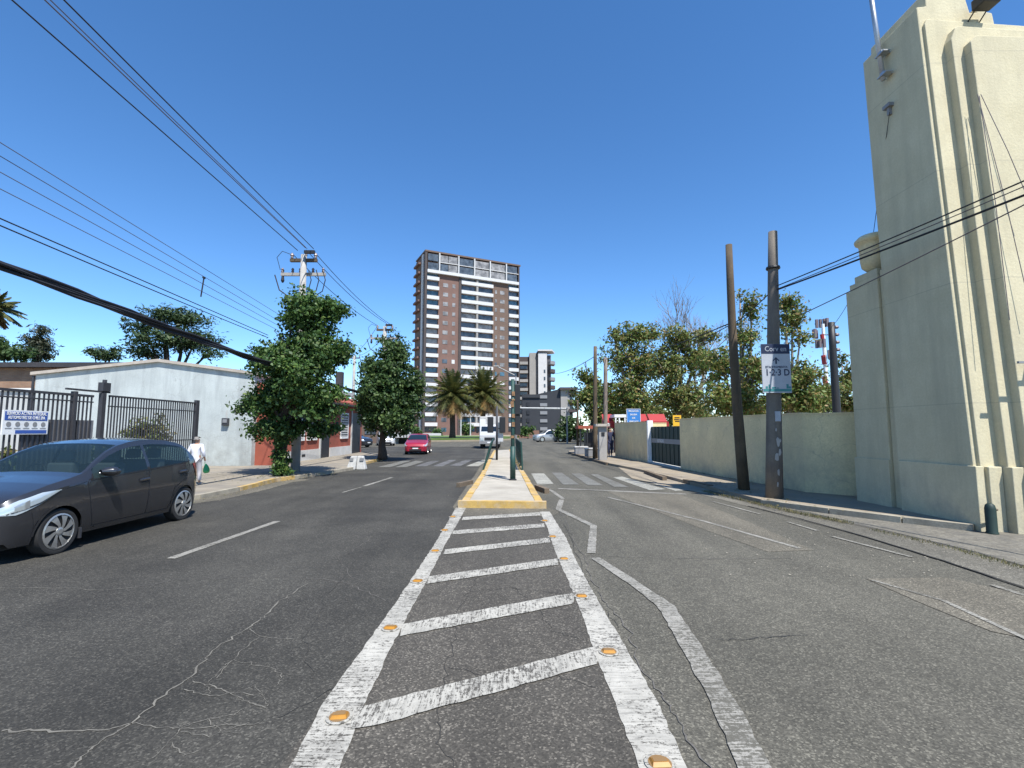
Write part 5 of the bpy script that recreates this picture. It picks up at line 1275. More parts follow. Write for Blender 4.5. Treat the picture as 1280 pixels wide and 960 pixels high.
# street lamp + signal mast far
pl_ = dep(645, 548, 62); zt = dep(645, 470, 62).z
e = empty('street_lamp', (pl_.x, 62, 0), 'tall street lamp whose pale arm reaches left over the roundabout', 'street lamp')
MB().tube([(pl_.x, 62, 0), (pl_.x, 62, zt)], [.10, .07], 8).build('pole', 'grey', e)
a_, b_ = dep(643, 469, 62), dep(621, 458, 62)
MB().tube([a_, b_], [.09, .09], 6).build('arm', 'polelt', e); MB().box(b_.x - .4, b_.x + .25, 61.85, 62.15, b_.z - .02, b_.z + .13).build('lamp_head', 'polelt', e)
pm = dep(709, 548, 58); zt = dep(709, 511, 58).z
e = empty('signal_mast', (pm.x - .2, 58, 0), 'far traffic signal mast with a long pale horizontal arm', 'traffic signal')
MB().tube([(pm.x, 58, 0), (pm.x, 58, zt + .1)], .09, 8).build('pole', 'grey', e)
MB().tube([(pm.x, 58, zt), (dep(648, 511, 58).x, 58, zt + .1)], [.13, .09], 8).build('arm', 'palewall', e)

# ================================================================== VEHICLES
def lerp_tab(tab):
    xs = [p[0] for p in tab]; ys_ = [p[1] for p in tab]
    return lambda x: float(np.interp(x, xs, ys_))
HATCH = dict(L=3.77, roof=[(0, .60), (.04, .72), (.14, .80), (.30, .86), (.6, .94), (.92, 1.00), (1.08, 1.04), (1.30, 1.185), (1.55, 1.32), (1.78, 1.405), (2.05, 1.46), (2.45, 1.485), (2.80, 1.46), (3.05, 1.42), (3.22, 1.365), (3.38, 1.255), (3.52, 1.12), (3.64, 1.0), (3.70, .92), (3.75, .78), (3.77, .6)],
             belt=[(0, .60), (.3, .76), (.7, .86), (1.05, .91), (1.6, .94), (3.0, 1.02), (3.5, 1.06), (3.77, .9)],
             plan=[(0, .56), (.05, .66), (.12, .73), (.25, .785), (.42, .815), (.6, .82), (.9, .825), (1.5, .835), (2.8, .835), (3.2, .815), (3.5, .755), (3.65, .69), (3.74, .60), (3.77, .55)],
             wh=(.72, 3.15), r=.295, ws=(1.08, 1.82), rs=(3.30, 3.60), sw=(1.22, 3.32), cowl=1.08)
SUV = dict(L=4.4, roof=[(0, .75), (.05, .9), (.2, .98), (.9, 1.08), (1.15, 1.12), (1.7, 1.55), (2.0, 1.66), (2.6, 1.70), (3.6, 1.66), (3.95, 1.58), (4.2, 1.2), (4.33, .95), (4.4, .7)],
           belt=[(0, .7), (.4, .9), (1.1, 1.0), (3.5, 1.08), (4.4, 1.0)], plan=[(0, .6), (.1, .75), (.4, .85), (1, .90), (3.5, .90), (4.1, .84), (4.4, .7)],
           wh=(.85, 3.5), r=.35, ws=(1.15, 1.85), rs=(3.95, 4.25), sw=(1.3, 3.95), cowl=1.15)
def car(name, spec, loc, heading, pm, label, scale=1.0, detail=True, group=None, cat='car', plate=True):
    """nose at local s=0 pointing towards -heading; built in local metres, origin at nose, ground level"""
    S = spec; roof = lerp_tab(S['roof']); belt = lerp_tab(S['belt']); plan = lerp_tab(S['plan']); L_ = S['L']
    e = empty(name, loc, label, cat, group)
    bulge = lerp_tab([(.15, .90), (.25, .955), (.45, .99), (.6, 1.0), (.75, .992), (.9, .975), (1.1, .955)])
    zsill = .20; ra = S['r'] + .045
    ca, sa = math.cos(heading), math.sin(heading)
    def W(s, y, z):                                     # s backwards from nose; heading 0: nose towards -Y
        X, Yy = y * scale, s * scale
        return (loc[0] + X * ca - Yy * sa, loc[1] + X * sa + Yy * ca, loc[2] + z * scale)
    def shoulder(s): return min(belt(s), roof(s) - .05)
    def zb(s):
        z = zsill + (.06 if s < .12 or s > L_ - .12 else 0)
        for w in S['wh']:
            d = abs(s - w)
            if d < ra: z = max(z, S['r'] + math.sqrt(max(0, ra * ra - d * d)))
        return z
    def ysurf(s, z):
        sh = shoulder(s)
        if z <= sh: return plan(s) * bulge(z)
        zt = roof(s) - .03; y0 = plan(s) * bulge(sh); f = min(1, (z - sh) / max(.02, zt - sh))
        tot = (zt - sh); green = S['cowl'] < s < S['rs'][1] + .1
        return y0 - (tot * .42 * f ** 1.15 if green else .05 * f + .02 * f)
    st = sorted(set([round(x, 4) for x in np.linspace(0, L_, 64)] + [w + k * ra / 8 for w in S['wh'] for k in range(-8, 9)] + [w + sg * ra * 1.003 for w in S['wh'] for sg in (-1, 1)] + [S['ws'][0], S['ws'][1], S['rs'][0], S['rs'][1], S['cowl']]))
    ROWS = 19; nl, ng = 8, 6
    grid = []
    for s in st:
        col = []; b0 = zb(s); sh = max(shoulder(s), b0 + .03); zt = max(roof(s) - .03, sh + .01)
        for k in range(nl): z = b0 + (sh - b0) * k / (nl - 1); col.append((s, ysurf(s, min(z, shoulder(s))), z))
        for k in range(1, ng + 1): z = sh + (zt - sh) * k / ng; col.append((s, ysurf(s, z), z))
        ye = col[-1][1]
        for k, f in enumerate((.94, .82, .6, .3, 0)): col.append((s, ye * f, zt + (roof(s) - zt) * (1 - f ** 2.2) + (.0 if f else 0)))
        grid.append(col)
    body, ws_, sw_, rw_ = MB(), MB(), MB(), MB()
    for side in (1, -1):
        for mbx, cond in ((body, 'b'), (ws_, 'w'), (sw_, 's'), (rw_, 'r')):
            vs = [W(s, y * side, z) for col in grid for (s, y, z) in col]; fs = []
            for i in range(len(st) - 1):
                sm = (st[i] + st[i + 1]) / 2
                for j in range(ROWS - 1):
                    kind = 'b'
                    if nl <= j + 1 and j < nl + ng - 1 and j >= nl - 1:
                        if S['sw'][0] < sm < S['sw'][1] and j < nl + ng - 2 and (roof(sm) - shoulder(sm)) > .12:
                            bp = .5 * (S['sw'][0] + S['sw'][1]) - .03
                            if not (abs(sm - bp) < .05): kind = 's'
                    elif j >= nl + ng and S['ws'][0] + .02 < sm < S['ws'][1] - .02: kind = 'w'
                    elif j >= nl + ng and S['rs'][0] < sm < S['rs'][1]: kind = 'r'
                    if kind != cond: continue
                    a_ = i * ROWS + j; f = (a_, a_ + ROWS, a_ + ROWS + 1, a_ + 1)
                    fs.append(f if side > 0 else f[::-1])
            if fs: mbx.add(vs, fs)
        # nose and tail caps
        for ci, rev in ((0, 1), (-1, 0)):
            col = grid[ci]; vs = [W(s, y * side, z) for (s, y, z) in col] + [W(col[0][0], 0, z) for (s, y, z) in col]
            n_ = len(col); fs = [(k, k + 1, n_ + k + 1, n_ + k) for k in range(n_ - 1)]
            body.add(vs, fs if (rev == (side > 0)) else [f[::-1] for f in fs])
    bd = body.build('body', pm, e, smooth=True)
    for mbx, nm in ((ws_, 'windscreen'), (sw_, 'side_window'), (rw_, 'rear_window')):
        if mbx.f: mbx.build(nm, 'clearglass' if detail else 'glass', e, smooth=True)
    for o_ in [bd]:
        es = o_.modifiers.new('split', 'EDGE_SPLIT'); es.split_angle = R(38)
    # underbody and wheel wells
    g = MB(); 
    vs = [W(s, y, z) for z in (.17, .55) for (s, y) in ((.15, -.62), (.15, .62), (L_ - .12, .62), (L_ - .12, -.62))]
    g.add(vs, [(3, 2, 1, 0), (4, 5, 6, 7), (0, 1, 5, 4), (1, 2, 6, 5), (2, 3, 7, 6), (3, 0, 4, 7)]); g.build('underbody', 'black', e)
    if detail:
        for (s0, y0) in ((1.72, -.36), (1.72, .36), (2.62, -.36), (2.62, .0), (2.62, .36)):
            g = MB()
            for (a0, a1, z0, z1, w0, w1) in ((-.30, .22, .50, .66, .25, .23), (.14, .30, .62, 1.10, .22, .20), (.24, .34, 1.12, 1.28, .12, .10)):
                vs = [W(s0 + sa_, y0 + yy * (w0 if k_ == 0 else w1), z) for k_, z in enumerate((z0, z1)) for (sa_, yy) in (((a0, -1), (a1, -1), (a1, 1), (a0, 1)) if k_ == 0 else ((a0 + .05, -1), (a1 + .05, -1), (a1 + .05, 1), (a0 + .05, 1)))]
                g.add(vs, [(3, 2, 1, 0), (4, 5, 6, 7), (0, 1, 5, 4), (1, 2, 6, 5), (2, 3, 7, 6), (3, 0, 4, 7)])
            g.build('seat', 'shutter', e, bevel=.03)
        g = MB(); vs = [W(s_, y_, z_) for z_ in (.55, .90) for (s_, y_) in ((1.02, -.70), (1.02, .70), (1.34, .66), (1.34, -.66))]; g.add(vs, [(3, 2, 1, 0), (4, 5, 6, 7), (0, 1, 5, 4), (1, 2, 6, 5), (2, 3, 7, 6), (3, 0, 4, 7)]); g.build('dashboard', 'black', e, bevel=.03)
        ring_ = [W(1.50 + .06 * math.sin(t_), -.36 + .17 * math.cos(t_), .96 + .15 * math.sin(t_)) for t_ in [6.2832 * k_ / 20 for k_ in range(21)]]; MB().tube(ring_, .014, 6).build('steering_wheel', 'black', e)
    # wheels
    r = S['r']
    for w in S['wh']:
        for side in (1, -1):
            yo = plan(w) * .985
            def ring(prof, seg=28):
                vs = []
                for rr, off in prof:
                    for k in range(seg):
                        a_ = 2 * math.pi * k / seg; vs.append(W(w + rr * math.cos(a_), side * (yo + off), r + rr * math.sin(a_)))
                n_ = len(prof); fs = [(i * seg + k, i * seg + (k + 1) % seg, (i + 1) * seg + (k + 1) % seg, (i + 1) * seg + k) for i in range(n_ - 1) for k in range(seg)]
                fs += [tuple(range(seg)), tuple((n_ - 1) * seg + k for k in range(seg))]
                return vs, fs
            tg = MB(); tg.add(*ring([(r * .6, -.19), (r * .95, -.19), (r, -.17), (r, -.03), (r * .965, -.008), (r * .84, .0), (r * .76, -.012)])); wheel = tg.build('wheel', 'tyre', e, smooth=True)
            wheel.modifiers.new('split', 'EDGE_SPLIT').split_angle = R(40)
            rg_ = MB(); rg_.add(*ring([(r * .775, -.02), (r * .775, -.004), (r * .71, .004), (r * .69, -.02)]))
            nsp = 8
            if detail:
                for k in range(nsp):
                    a0 = 2 * math.pi * k / nsp
                    pts_i = []
                    for (rr, da, dz) in ((.14, 0, .002), (.30, .22, .006), (.50, .40, .005), (.71, .50, -.002)):
                        for wd in (-.13, .13):
                            a_ = a0 + da * side + wd * {.14: 3.0, .30: 1.9, .50: 1.75, .71: 1.8}[rr]; pts_i.append(W(w + rr * r * math.cos(a_), side * (yo + dz), r + rr * r * math.sin(a_)))
                    rg_.add(pts_i, [(0, 1, 3, 2), (2, 3, 5, 4), (4, 5, 7, 6)])
                rg_.add(*ring([(r * .17, -.01), (r * .17, .008), (r * .10, .014)], 14))
            else: rg_.add(*ring([(r * .62, -.02), (r * .60, -.004)]))
            rg_.build('rim', 'rim', wheel)
            dg_ = MB(); dg_.add(*ring([(r * .72, -.05), (r * .72, -.03)])); dg_.build('wheel_back', 'black', wheel)
    # lamps, plate, mirrors, handles, seams: patches that follow the body surface
    def patch(name, lo, up, m, par=e, n=14, off=.006, side=1, rows=5):
        g = MB(); vs = []
        for i in range(n + 1):
            s = lo[0][0] + (lo[-1][0] - lo[0][0]) * i / n; zl = float(np.interp(s, [p[0] for p in lo], [p[1] for p in lo])); zu = float(np.interp(s, [p[0] for p in up], [p[1] for p in up]))
            for j in range(rows + 1): z = zl + (zu - zl) * j / rows; vs.append(W(s, side * (ysurf(s, z) + off), z))
        fs = [(i * (rows + 1) + j, (i + 1) * (rows + 1) + j, (i + 1) * (rows + 1) + j + 1, i * (rows + 1) + j + 1) for i in range(n) for j in range(rows)]
        g.add(vs, fs if side > 0 else [f[::-1] for f in fs]); return g.build(name, m, par, smooth=True)
    wF, wR = S['wh']
    for side in (1, -1):
        bz = belt(.5)
        patch('headlight', [(.03, .60), (.18, .59), (.42, .69), (.70, .835)], [(.03, .66), (.20, .755), (.45, .825), (.70, .84)], 'lens', side=side, off=.008)
        if detail: patch('headlight_bulb', [(.16, .625), (.30, .66)], [(.16, .70), (.30, .755)], 'rim', side=side, off=.011); patch('headlight_trim', [(.10, .60), (.42, .695), (.68, .825)], [(.10, .612), (.42, .712), (.68, .83)], 'black', side=side, off=.011)
        patch('tail_light', [(L_ - .34, .98), (L_ - .16, .74), (L_ - .05, .74)], [(L_ - .34, 1.0), (L_ - .16, .99), (L_ - .05, .90)], 'tail', side=side, off=.008)
    if detail:
        for side in (1, -1):
            g = MB()
            def seam(pts, w=.013):
                for i in range(len(pts) - 1):
                    (s0, z0), (s1, z1) = pts[i], pts[i + 1]; n_ = 6
                    for k in range(n_):
                        sa_, za_ = s0 + (s1 - s0) * k / n_, z0 + (z1 - z0) * k / n_; sb_, zb_ = s0 + (s1 - s0) * (k + 1) / n_, z0 + (z1 - z0) * (k + 1) / n_
                        d = Vector((sb_ - sa_, zb_ - za_)).normalized() * w / 2; nx, nz = -d.y, d.x
                        q = [(sa_ + nx, za_ + nz), (sb_ + nx, zb_ + nz), (sb_ - nx, zb_ - nz), (sa_ - nx, za_ - nz)]
                        g.add([W(a_, side * (ysurf(a_, b_) + .002), b_) for a_, b_ in q], [(0, 1, 2, 3)])
            bp = .5 * (S['sw'][0] + S['sw'][1]) - .03
            seam([(1.10, .90), (1.14, .62), (1.22, .30), (1.28, .24)]); seam([(bp + .01, .98), (bp, .60), (bp - .01, .28)]); seam([(1.22, .27), (bp, .27), (2.74, .27)])
            seam([(2.74, .27), (2.80, .44), (2.86, .62), (3.10, .72), (3.28, .88), (3.30, 1.02)]); seam([(.76, .84), (.9, .86), (1.08, .90)], .006); seam([(.38, .36), (.36, .50), (.33, .60)], .006); seam([(3.42, .40), (3.46, .6), (3.5, .72)], .006)
            g.build('seam', 'black', e)
            g = MB()
            # belt moulding and window pillar trim
            for i in range(22):
                s0 = 1.15 + (3.3 - 1.15) * i / 22; s1 = 1.15 + (3.3 - 1.15) * (i + 1) / 22
                q = [(s0, belt(s0) - .012), (s1, belt(s1) - .012), (s1, belt(s1) + .008), (s0, belt(s0) + .008)]
                g.add([W(a_, side * (ysurf(a_, b_) + .004), b_) for a_, b_ in q], [(0, 1, 2, 3)])
            g.build('belt_trim', 'black', e)
            for s0 in (bp - .20, 2.98):
                g = MB(); z0 = .80 if s0 < 2.5 else .85
                for (ds, dz0, dz1, o_) in ((0, 0, .035, .03),):
                    vs = []
                    for oo in (.002, .028):
                        vs += [W(s0, side * (ysurf(s0, z0) + oo), z0), W(s0 + .19, side * (ysurf(s0 + .19, z0) + oo), z0 + .01), W(s0 + .19, side * (ysurf(s0 + .19, z0) + oo), z0 + .045), W(s0, side * (ysurf(s0, z0) + oo), z0 + .035)]
                    g.add(vs, [(0, 1, 2, 3), (4, 5, 6, 7), (0, 1, 5, 4), (1, 2, 6, 5), (2, 3, 7, 6), (3, 0, 4, 7)])
                g.build('door_handle', pm, e, bevel=.008)
                g = MB(); g.add([W(s0 - .01, side * (ysurf(s0, z0) + .003), z0 - .03), W(s0 + .2, side * (ysurf(s0 + .2, z0) + .003), z0 - .02), W(s0 + .2, side * (ysurf(s0 + .2, z0) + .003), z0 + .055), W(s0 - .01, side * (ysurf(s0, z0) + .003), z0 + .045)], [(0, 1, 2, 3)]); g.build('handle_recess', 'black', e)
            # mirror
            sm_, zm = 1.36, .985; ym = ysurf(sm_, zm)
            vs = []
            for (ds, w_, h_) in ((-.10, .05, .03), (-.06, .19, .062), (0, .215, .07), (.06, .20, .065), (.07, .17, .05)):
                for k in range(10):
                    a_ = 2 * math.pi * k / 10; vs.append(W(sm_ + ds, side * (ym + .02 + w_ / 2 + math.cos(a_) * w_ / 2), zm + .03 + math.sin(a_) * h_))
            g = MB(); g.add(vs, [(i * 10 + k, i * 10 + (k + 1) % 10, (i + 1) * 10 + (k + 1) % 10, (i + 1) * 10 + k) for i in range(4) for k in range(10)] + [tuple(range(10)), tuple(range(40, 50))])
            mir = g.build('mirror', pm, e, smooth=True)
            g = MB(); g.add([W(sm_ + ds, side * (ym + dy), zm + dz) for ds, dy, dz in ((-.04, -.02, -.02), (.04, -.02, -.02), (.03, .07, .0), (-.03, .07, .0), (-.04, -.02, .02), (.04, -.02, .02), (.03, .07, .03), (-.03, .07, .03))], [(0, 1, 2, 3), (4, 5, 6, 7), (0, 1, 5, 4), (1, 2, 6, 5), (2, 3, 7, 6), (3, 0, 4, 7)]); g.build('mirror_arm', 'black', mir)
            # arch lips
            for w in S['wh']:
                g = MB(); vs = []
                for k in range(19):
                    a_ = math.pi * k / 18
                    for rr in (ra - .012, ra + .016): s = w + rr * math.cos(a_); z = r + rr * math.sin(a_); vs.append(W(s, side * (ysurf(s, z) + .004), z))
                g.add(vs, [(2 * k, 2 * k + 1, 2 * k + 3, 2 * k + 2) for k in range(18)]); g.build('arch_lip', pm, e, smooth=True)
            # mudflap
            g = MB(); s0 = wF + ra + .0
            g.add([W(s0 + ds, side * yy, z) for z in (.14, .28) for (ds, yy) in ((-.03, plan(s0) - .14), (-.03, plan(s0) - .02), (.0, plan(s0) - .02), (.0, plan(s0) - .14))], [(3, 2, 1, 0), (4, 5, 6, 7), (0, 1, 5, 4), (1, 2, 6, 5), (2, 3, 7, 6), (3, 0, 4, 7)]); g.build('mudflap', 'bars', e)
    # front: grille, bumper intake, plate
    def front(y0, y1, z0, z1, m, nm, o_=.012):
        g = MB(); g.add([W(-o_, y, z) for (y, z) in ((y0, z0), (y1, z0), (y1, z1), (y0, z1))] + [W(.03, y, z) for (y, z) in ((y0, z0), (y1, z0), (y1, z1), (y0, z1))], [(0, 1, 2, 3), (0, 4, 5, 1), (1, 5, 6, 2), (2, 6, 7, 3), (3, 7, 4, 0)]); g.build(nm, m, e)
    front(-.42, .42, .27, .40, 'black', 'lower_grille'); front(-.35, .35, .50, .57, 'black', 'upper_grille')
    if plate: front(-.2, .2, .41, .49, 'white', 'number_plate', .02)
    for sg in (-1, 1): front(sg * .5 - .06, sg * .5 + .06, .32, .42, 'lens', 'fog_lamp', .008) if detail else None
    return e
k0 = at(68, 693); k1 = at(230, 650); ws_c = (k1.y - k0.y) / (HATCH['wh'][1] - HATCH['wh'][0])
nearcar = car('hatchback_car', HATCH, (-6.08 - .80 * ws_c, k0.y - .72 * ws_c, 0), R(-.0), 'carpaint', 'charcoal five door hatchback nearest the camera, cut by the left edge', ws_c)
q = at(519, 568.5); car('hatchback_car', HATCH, (q.x, q.y, .003), R(4), 'redpaint', 'red hatchback coming towards the camera beside the second street tree', .93, detail=False)
e_cars = [('parked_car', HATCH, (dep(461, 560, 46).x, 46, 0), R(70), 'blackcar', 'black car parked at the end of the red house'), ('parked_car', HATCH, (dep(484, 560, 50).x, 50, 0), R(20), 'whitecar', 'pale car behind the trunk of the second street tree'),
          ('parked_car', SUV, (dep(676, 553, 66).x - .9, 66, 0), R(-72), 'silver', 'silver sport utility car, leftmost of the distant parked row'),
          ('parked_car', HATCH, (dep(698, 553, 68).x, 68, 0), R(-80), 'whitecar', 'white car in the middle of the distant parked row'),
          ('parked_car', HATCH, (dep(722, 553, 66).x + .4, 66, 0), R(-80), 'whitecar', 'white car at the right end of the distant parked row, partly behind the post')]
for (nm, sp, lc, hd, pm, lb) in e_cars: car(nm, sp, lc, hd, pm, lb, 1.0, detail=False, group='distant parked cars')
# white delivery van beyond the island
q = at(612, 561)
vx, vy = q.x, q.y
van = empty('delivery_truck', (vx, vy, 0), 'small white delivery truck seen head on beyond the traffic island', 'truck')
g = MB(); g.box(vx - 1.0, vx + 1.0, vy + 1.6, vy + 5.6, .75, 2.85); g.build('cargo_box', 'signp', van, bevel=.04)
g = MB(); fr = [(0, .45), (0, 1.15), (.28, 1.95), (.45, 2.1), (1.5, 2.15), (1.5, .45)]
g.add([(vx - .88, vy + a_, z) for a_, z in fr] + [(vx + .88, vy + a_, z) for a_, z in fr], [tuple(range(6)), tuple(range(11, 5, -1))] + [(i, 6 + i, 6 + (i + 1) % 6, (i + 1) % 6) for i in range(6)]); g.build('cab', 'whitecar', van, bevel=.04)
g = MB(); g.add([(vx - .80, vy + .005, 1.12), (vx + .80, vy + .005, 1.12), (vx + .72, vy + .255, 1.93), (vx - .72, vy + .255, 1.93)], [(0, 1, 2, 3)]); g.build('windscreen', 'glass', van)
for sg in (-1, 1):
    MB().box(vx + sg * .66 - .14, vx + sg * .66 + .14, vy - .03, vy, .72, .92).build('headlight', 'lens', van)
    MB().box(vx + sg * 1.08 - .1, vx + sg * 1.08 + .1, vy + .1, vy + .2, 1.35, 1.75).build('mirror', 'black', van)
    for yy in (.6, 4.4): 
        w_ = MB().lathe((vx + sg * .72 - .12, vy + yy, .38), [(.2, 0), (.38, .02), (.38, .22), (.2, .24)], 18, 'X').build('wheel', 'tyre', van)
MB().box(vx - .45, vx + .45, vy - .025, vy, .72, .98).build('grille', 'black', van)
MB().box(vx - .9, vx + .9, vy - .08, vy + .0, .42, .66).build('bumper', 'grey', van); MB().box(vx - .2, vx + .2, vy - .1, vy - .081, .48, .60).build('number_plate', 'white', van)
MB().box(vx - .7, vx + .7, vy + .2, vy + 5.2, .4, .74).build('chassis', 'black', van)

# ================================================================== ISLAND FURNITURE
IZ = .13
p1 = at(641, 600, IZ)
zt = dep(641, 474, p1.y).z
sp = empty('signal_pole', p1, 'dark green traffic signal pole standing on the front of the traffic island', 'traffic signal')
MB().tube([p1, (p1.x, p1.y, zt)], [.062, .055], 12).build('pole', 'greenm', sp, smooth=True)
MB().lathe((p1.x, p1.y, IZ), [(.12, 0), (.12, .02), (.07, .05)], 14).build('base_flange', 'black', sp)
MB().tube([(p1.x, p1.y, IZ + .03), (p1.x, p1.y, 1.15)], [.085, .082], 12).build('sleeve', 'greenm', sp, smooth=True)
for (dx, z0, z1) in ((.14, zt - 1.15, zt - .15), (.15, 1.5, 2.15)):
    g = MB(); g.box(p1.x + dx - .09, p1.x + dx + .09, p1.y + .02, p1.y + .2, z0, z1); hd = g.build('signal_head', 'black', sp, bevel=.02)
    n_ = 3 if z1 - z0 > .8 else 2
    g = MB()
    for k in range(n_):
        zc = z0 + (z1 - z0) * (k + .5) / n_; g.lathe((p1.x + dx, p1.y + .2, zc), [(.08, 0), (.09, .14), (.075, .14), (.07, .02)], 12, 'Y')
    g.build('visor', 'black', hd)
g = MB()
for (z_, h_, s_) in ((2.35, .18, -1), (2.02, .12, 1), (1.75, .14, 1), (2.7, .13, 1), (1.4, .08, -1), (2.55, .05, 1)): g.box(p1.x - .05 + .02 * s_, p1.x + .05 + .015 * s_, p1.y - .078, p1.y - .055, z_, z_ + h_)
g.build('sticker', 'orange', sp)
p2 = at(621, 575, IZ); zt2 = dep(621, 508, p2.y).z
s2 = empty('signal_pole', p2, 'slim dark signal pole further back in the middle of the traffic island', 'traffic signal')
MB().tube([p2, (p2.x, p2.y, zt2)], .06, 10).build('pole', 'bars', s2, smooth=True)
for dx in (-.33, .28):
    z0 = dep(0, 541, p2.y).z; z1 = dep(0, 521, p2.y).z
    hd = MB().box(p2.x + dx - .15, p2.x + dx + .15, p2.y - .1, p2.y + .1, z0, z1).build('signal_head', 'black', s2, bevel=.03)
    g = MB()
    for k in range(3):
        zc = z0 + (z1 - z0) * (k + .5) / 3; g.lathe((p2.x + dx, p2.y + .1, zc), [(.10, 0), (.115, 0), (.115, .16), (.10, .16)], 12, 'Y')
    g.build('visor', 'black', hd)
    MB().box(p2.x + min(0, dx), p2.x + max(0, dx), p2.y - .02, p2.y + .02, z0 + .2, z0 + .24).build('bracket', 'black', s2)
g = MB(); a_ = dep(600, 524, p2.y); b_ = dep(607, 533, p2.y); g.box(a_.x, b_.x, p2.y + .05, p2.y + .07, b_.z, a_.z); g.build('sign_panel', 'white', s2)
g = MB(); a_ = dep(622, 528, p2.y); b_ = dep(629, 552, p2.y); g.box(a_.x + .02, b_.x, p2.y + .05, p2.y + .07, b_.z, a_.z); g.build('sign_panel', 'whitecar', s2)
# green pedestrian railings along both island edges
def railing(p, q, lean, label):
    e = empty('pedestrian_railing', p, label, 'railing', 'green railings on the traffic island')
    u = (q - p); L_ = u.length; u.normalize(); lv = Vector((lean, 0, 0)); n_ = max(1, round(L_ / 2.0))
    for k in range(n_ + 1):
        b_ = p + u * (L_ * k / n_); MB().tube([b_, b_ + lv + Vector((0, 0, 1.05))], .035, 8).build('post', 'greenm', e)
    g = MB()
    for f in (.12, .55, 1.0): g.tube([p + lv * f + Vector((0, 0, 1.05 * f)), q + lv * f + Vector((0, 0, 1.05 * f))], .022, 6)
    m_ = int(L_ / .07)
    for k in range(m_):
        b_ = p + u * (L_ * (k + .5) / m_); g.tube([b_ + lv * .12 + Vector((0, 0, .126)), b_ + lv + Vector((0, 0, 1.05))], .014, 5)
    g.build('mesh_panel', 'greenm', e)
    return e
railing(at(604, 588, IZ), at(610, 572, IZ), .30, 'leaning green pedestrian railing along the left edge of the traffic island')
railing(at(653, 588, IZ), at(646, 572, IZ), -.05, 'upright green pedestrian railing along the right edge of the traffic island')
# A-frame white barriers by the left kerb
q = at(446, 587)
wbx = empty('road_barrier', q, 'low white plastic barrier blocks standing on the road before the second tree', 'barrier')
for dx, rot in ((-.22, 0.08), (.18, -.08)):
    g = MB(); bx, by = q.x + dx, q.y + (0 if dx < 0 else .1)
    g.add([(bx - .19, by - .17, 0), (bx + .19, by - .17, 0), (bx + .19, by + .17, 0), (bx - .19, by + .17, 0), (bx - .10 + rot, by - .08, .56), (bx + .15 + rot, by - .08, .56), (bx + .15 + rot, by + .08, .56), (bx - .10 + rot, by + .08, .56)],
          [(3, 2, 1, 0), (4, 5, 6, 7), (0, 1, 5, 4), (1, 2, 6, 5), (2, 3, 7, 6), (3, 0, 4, 7)]); g.build('block', 'signp', wbx, bevel=.03)
MB().box(q.x - .26, q.x - .12, q.y - .14, q.y - .10, .36, .48).build('slot', 'grey', wbx); MB().box(q.x + .12, q.x + .28, q.y - .05, q.y - .0, .36, .48).build('slot', 'grey', wbx)

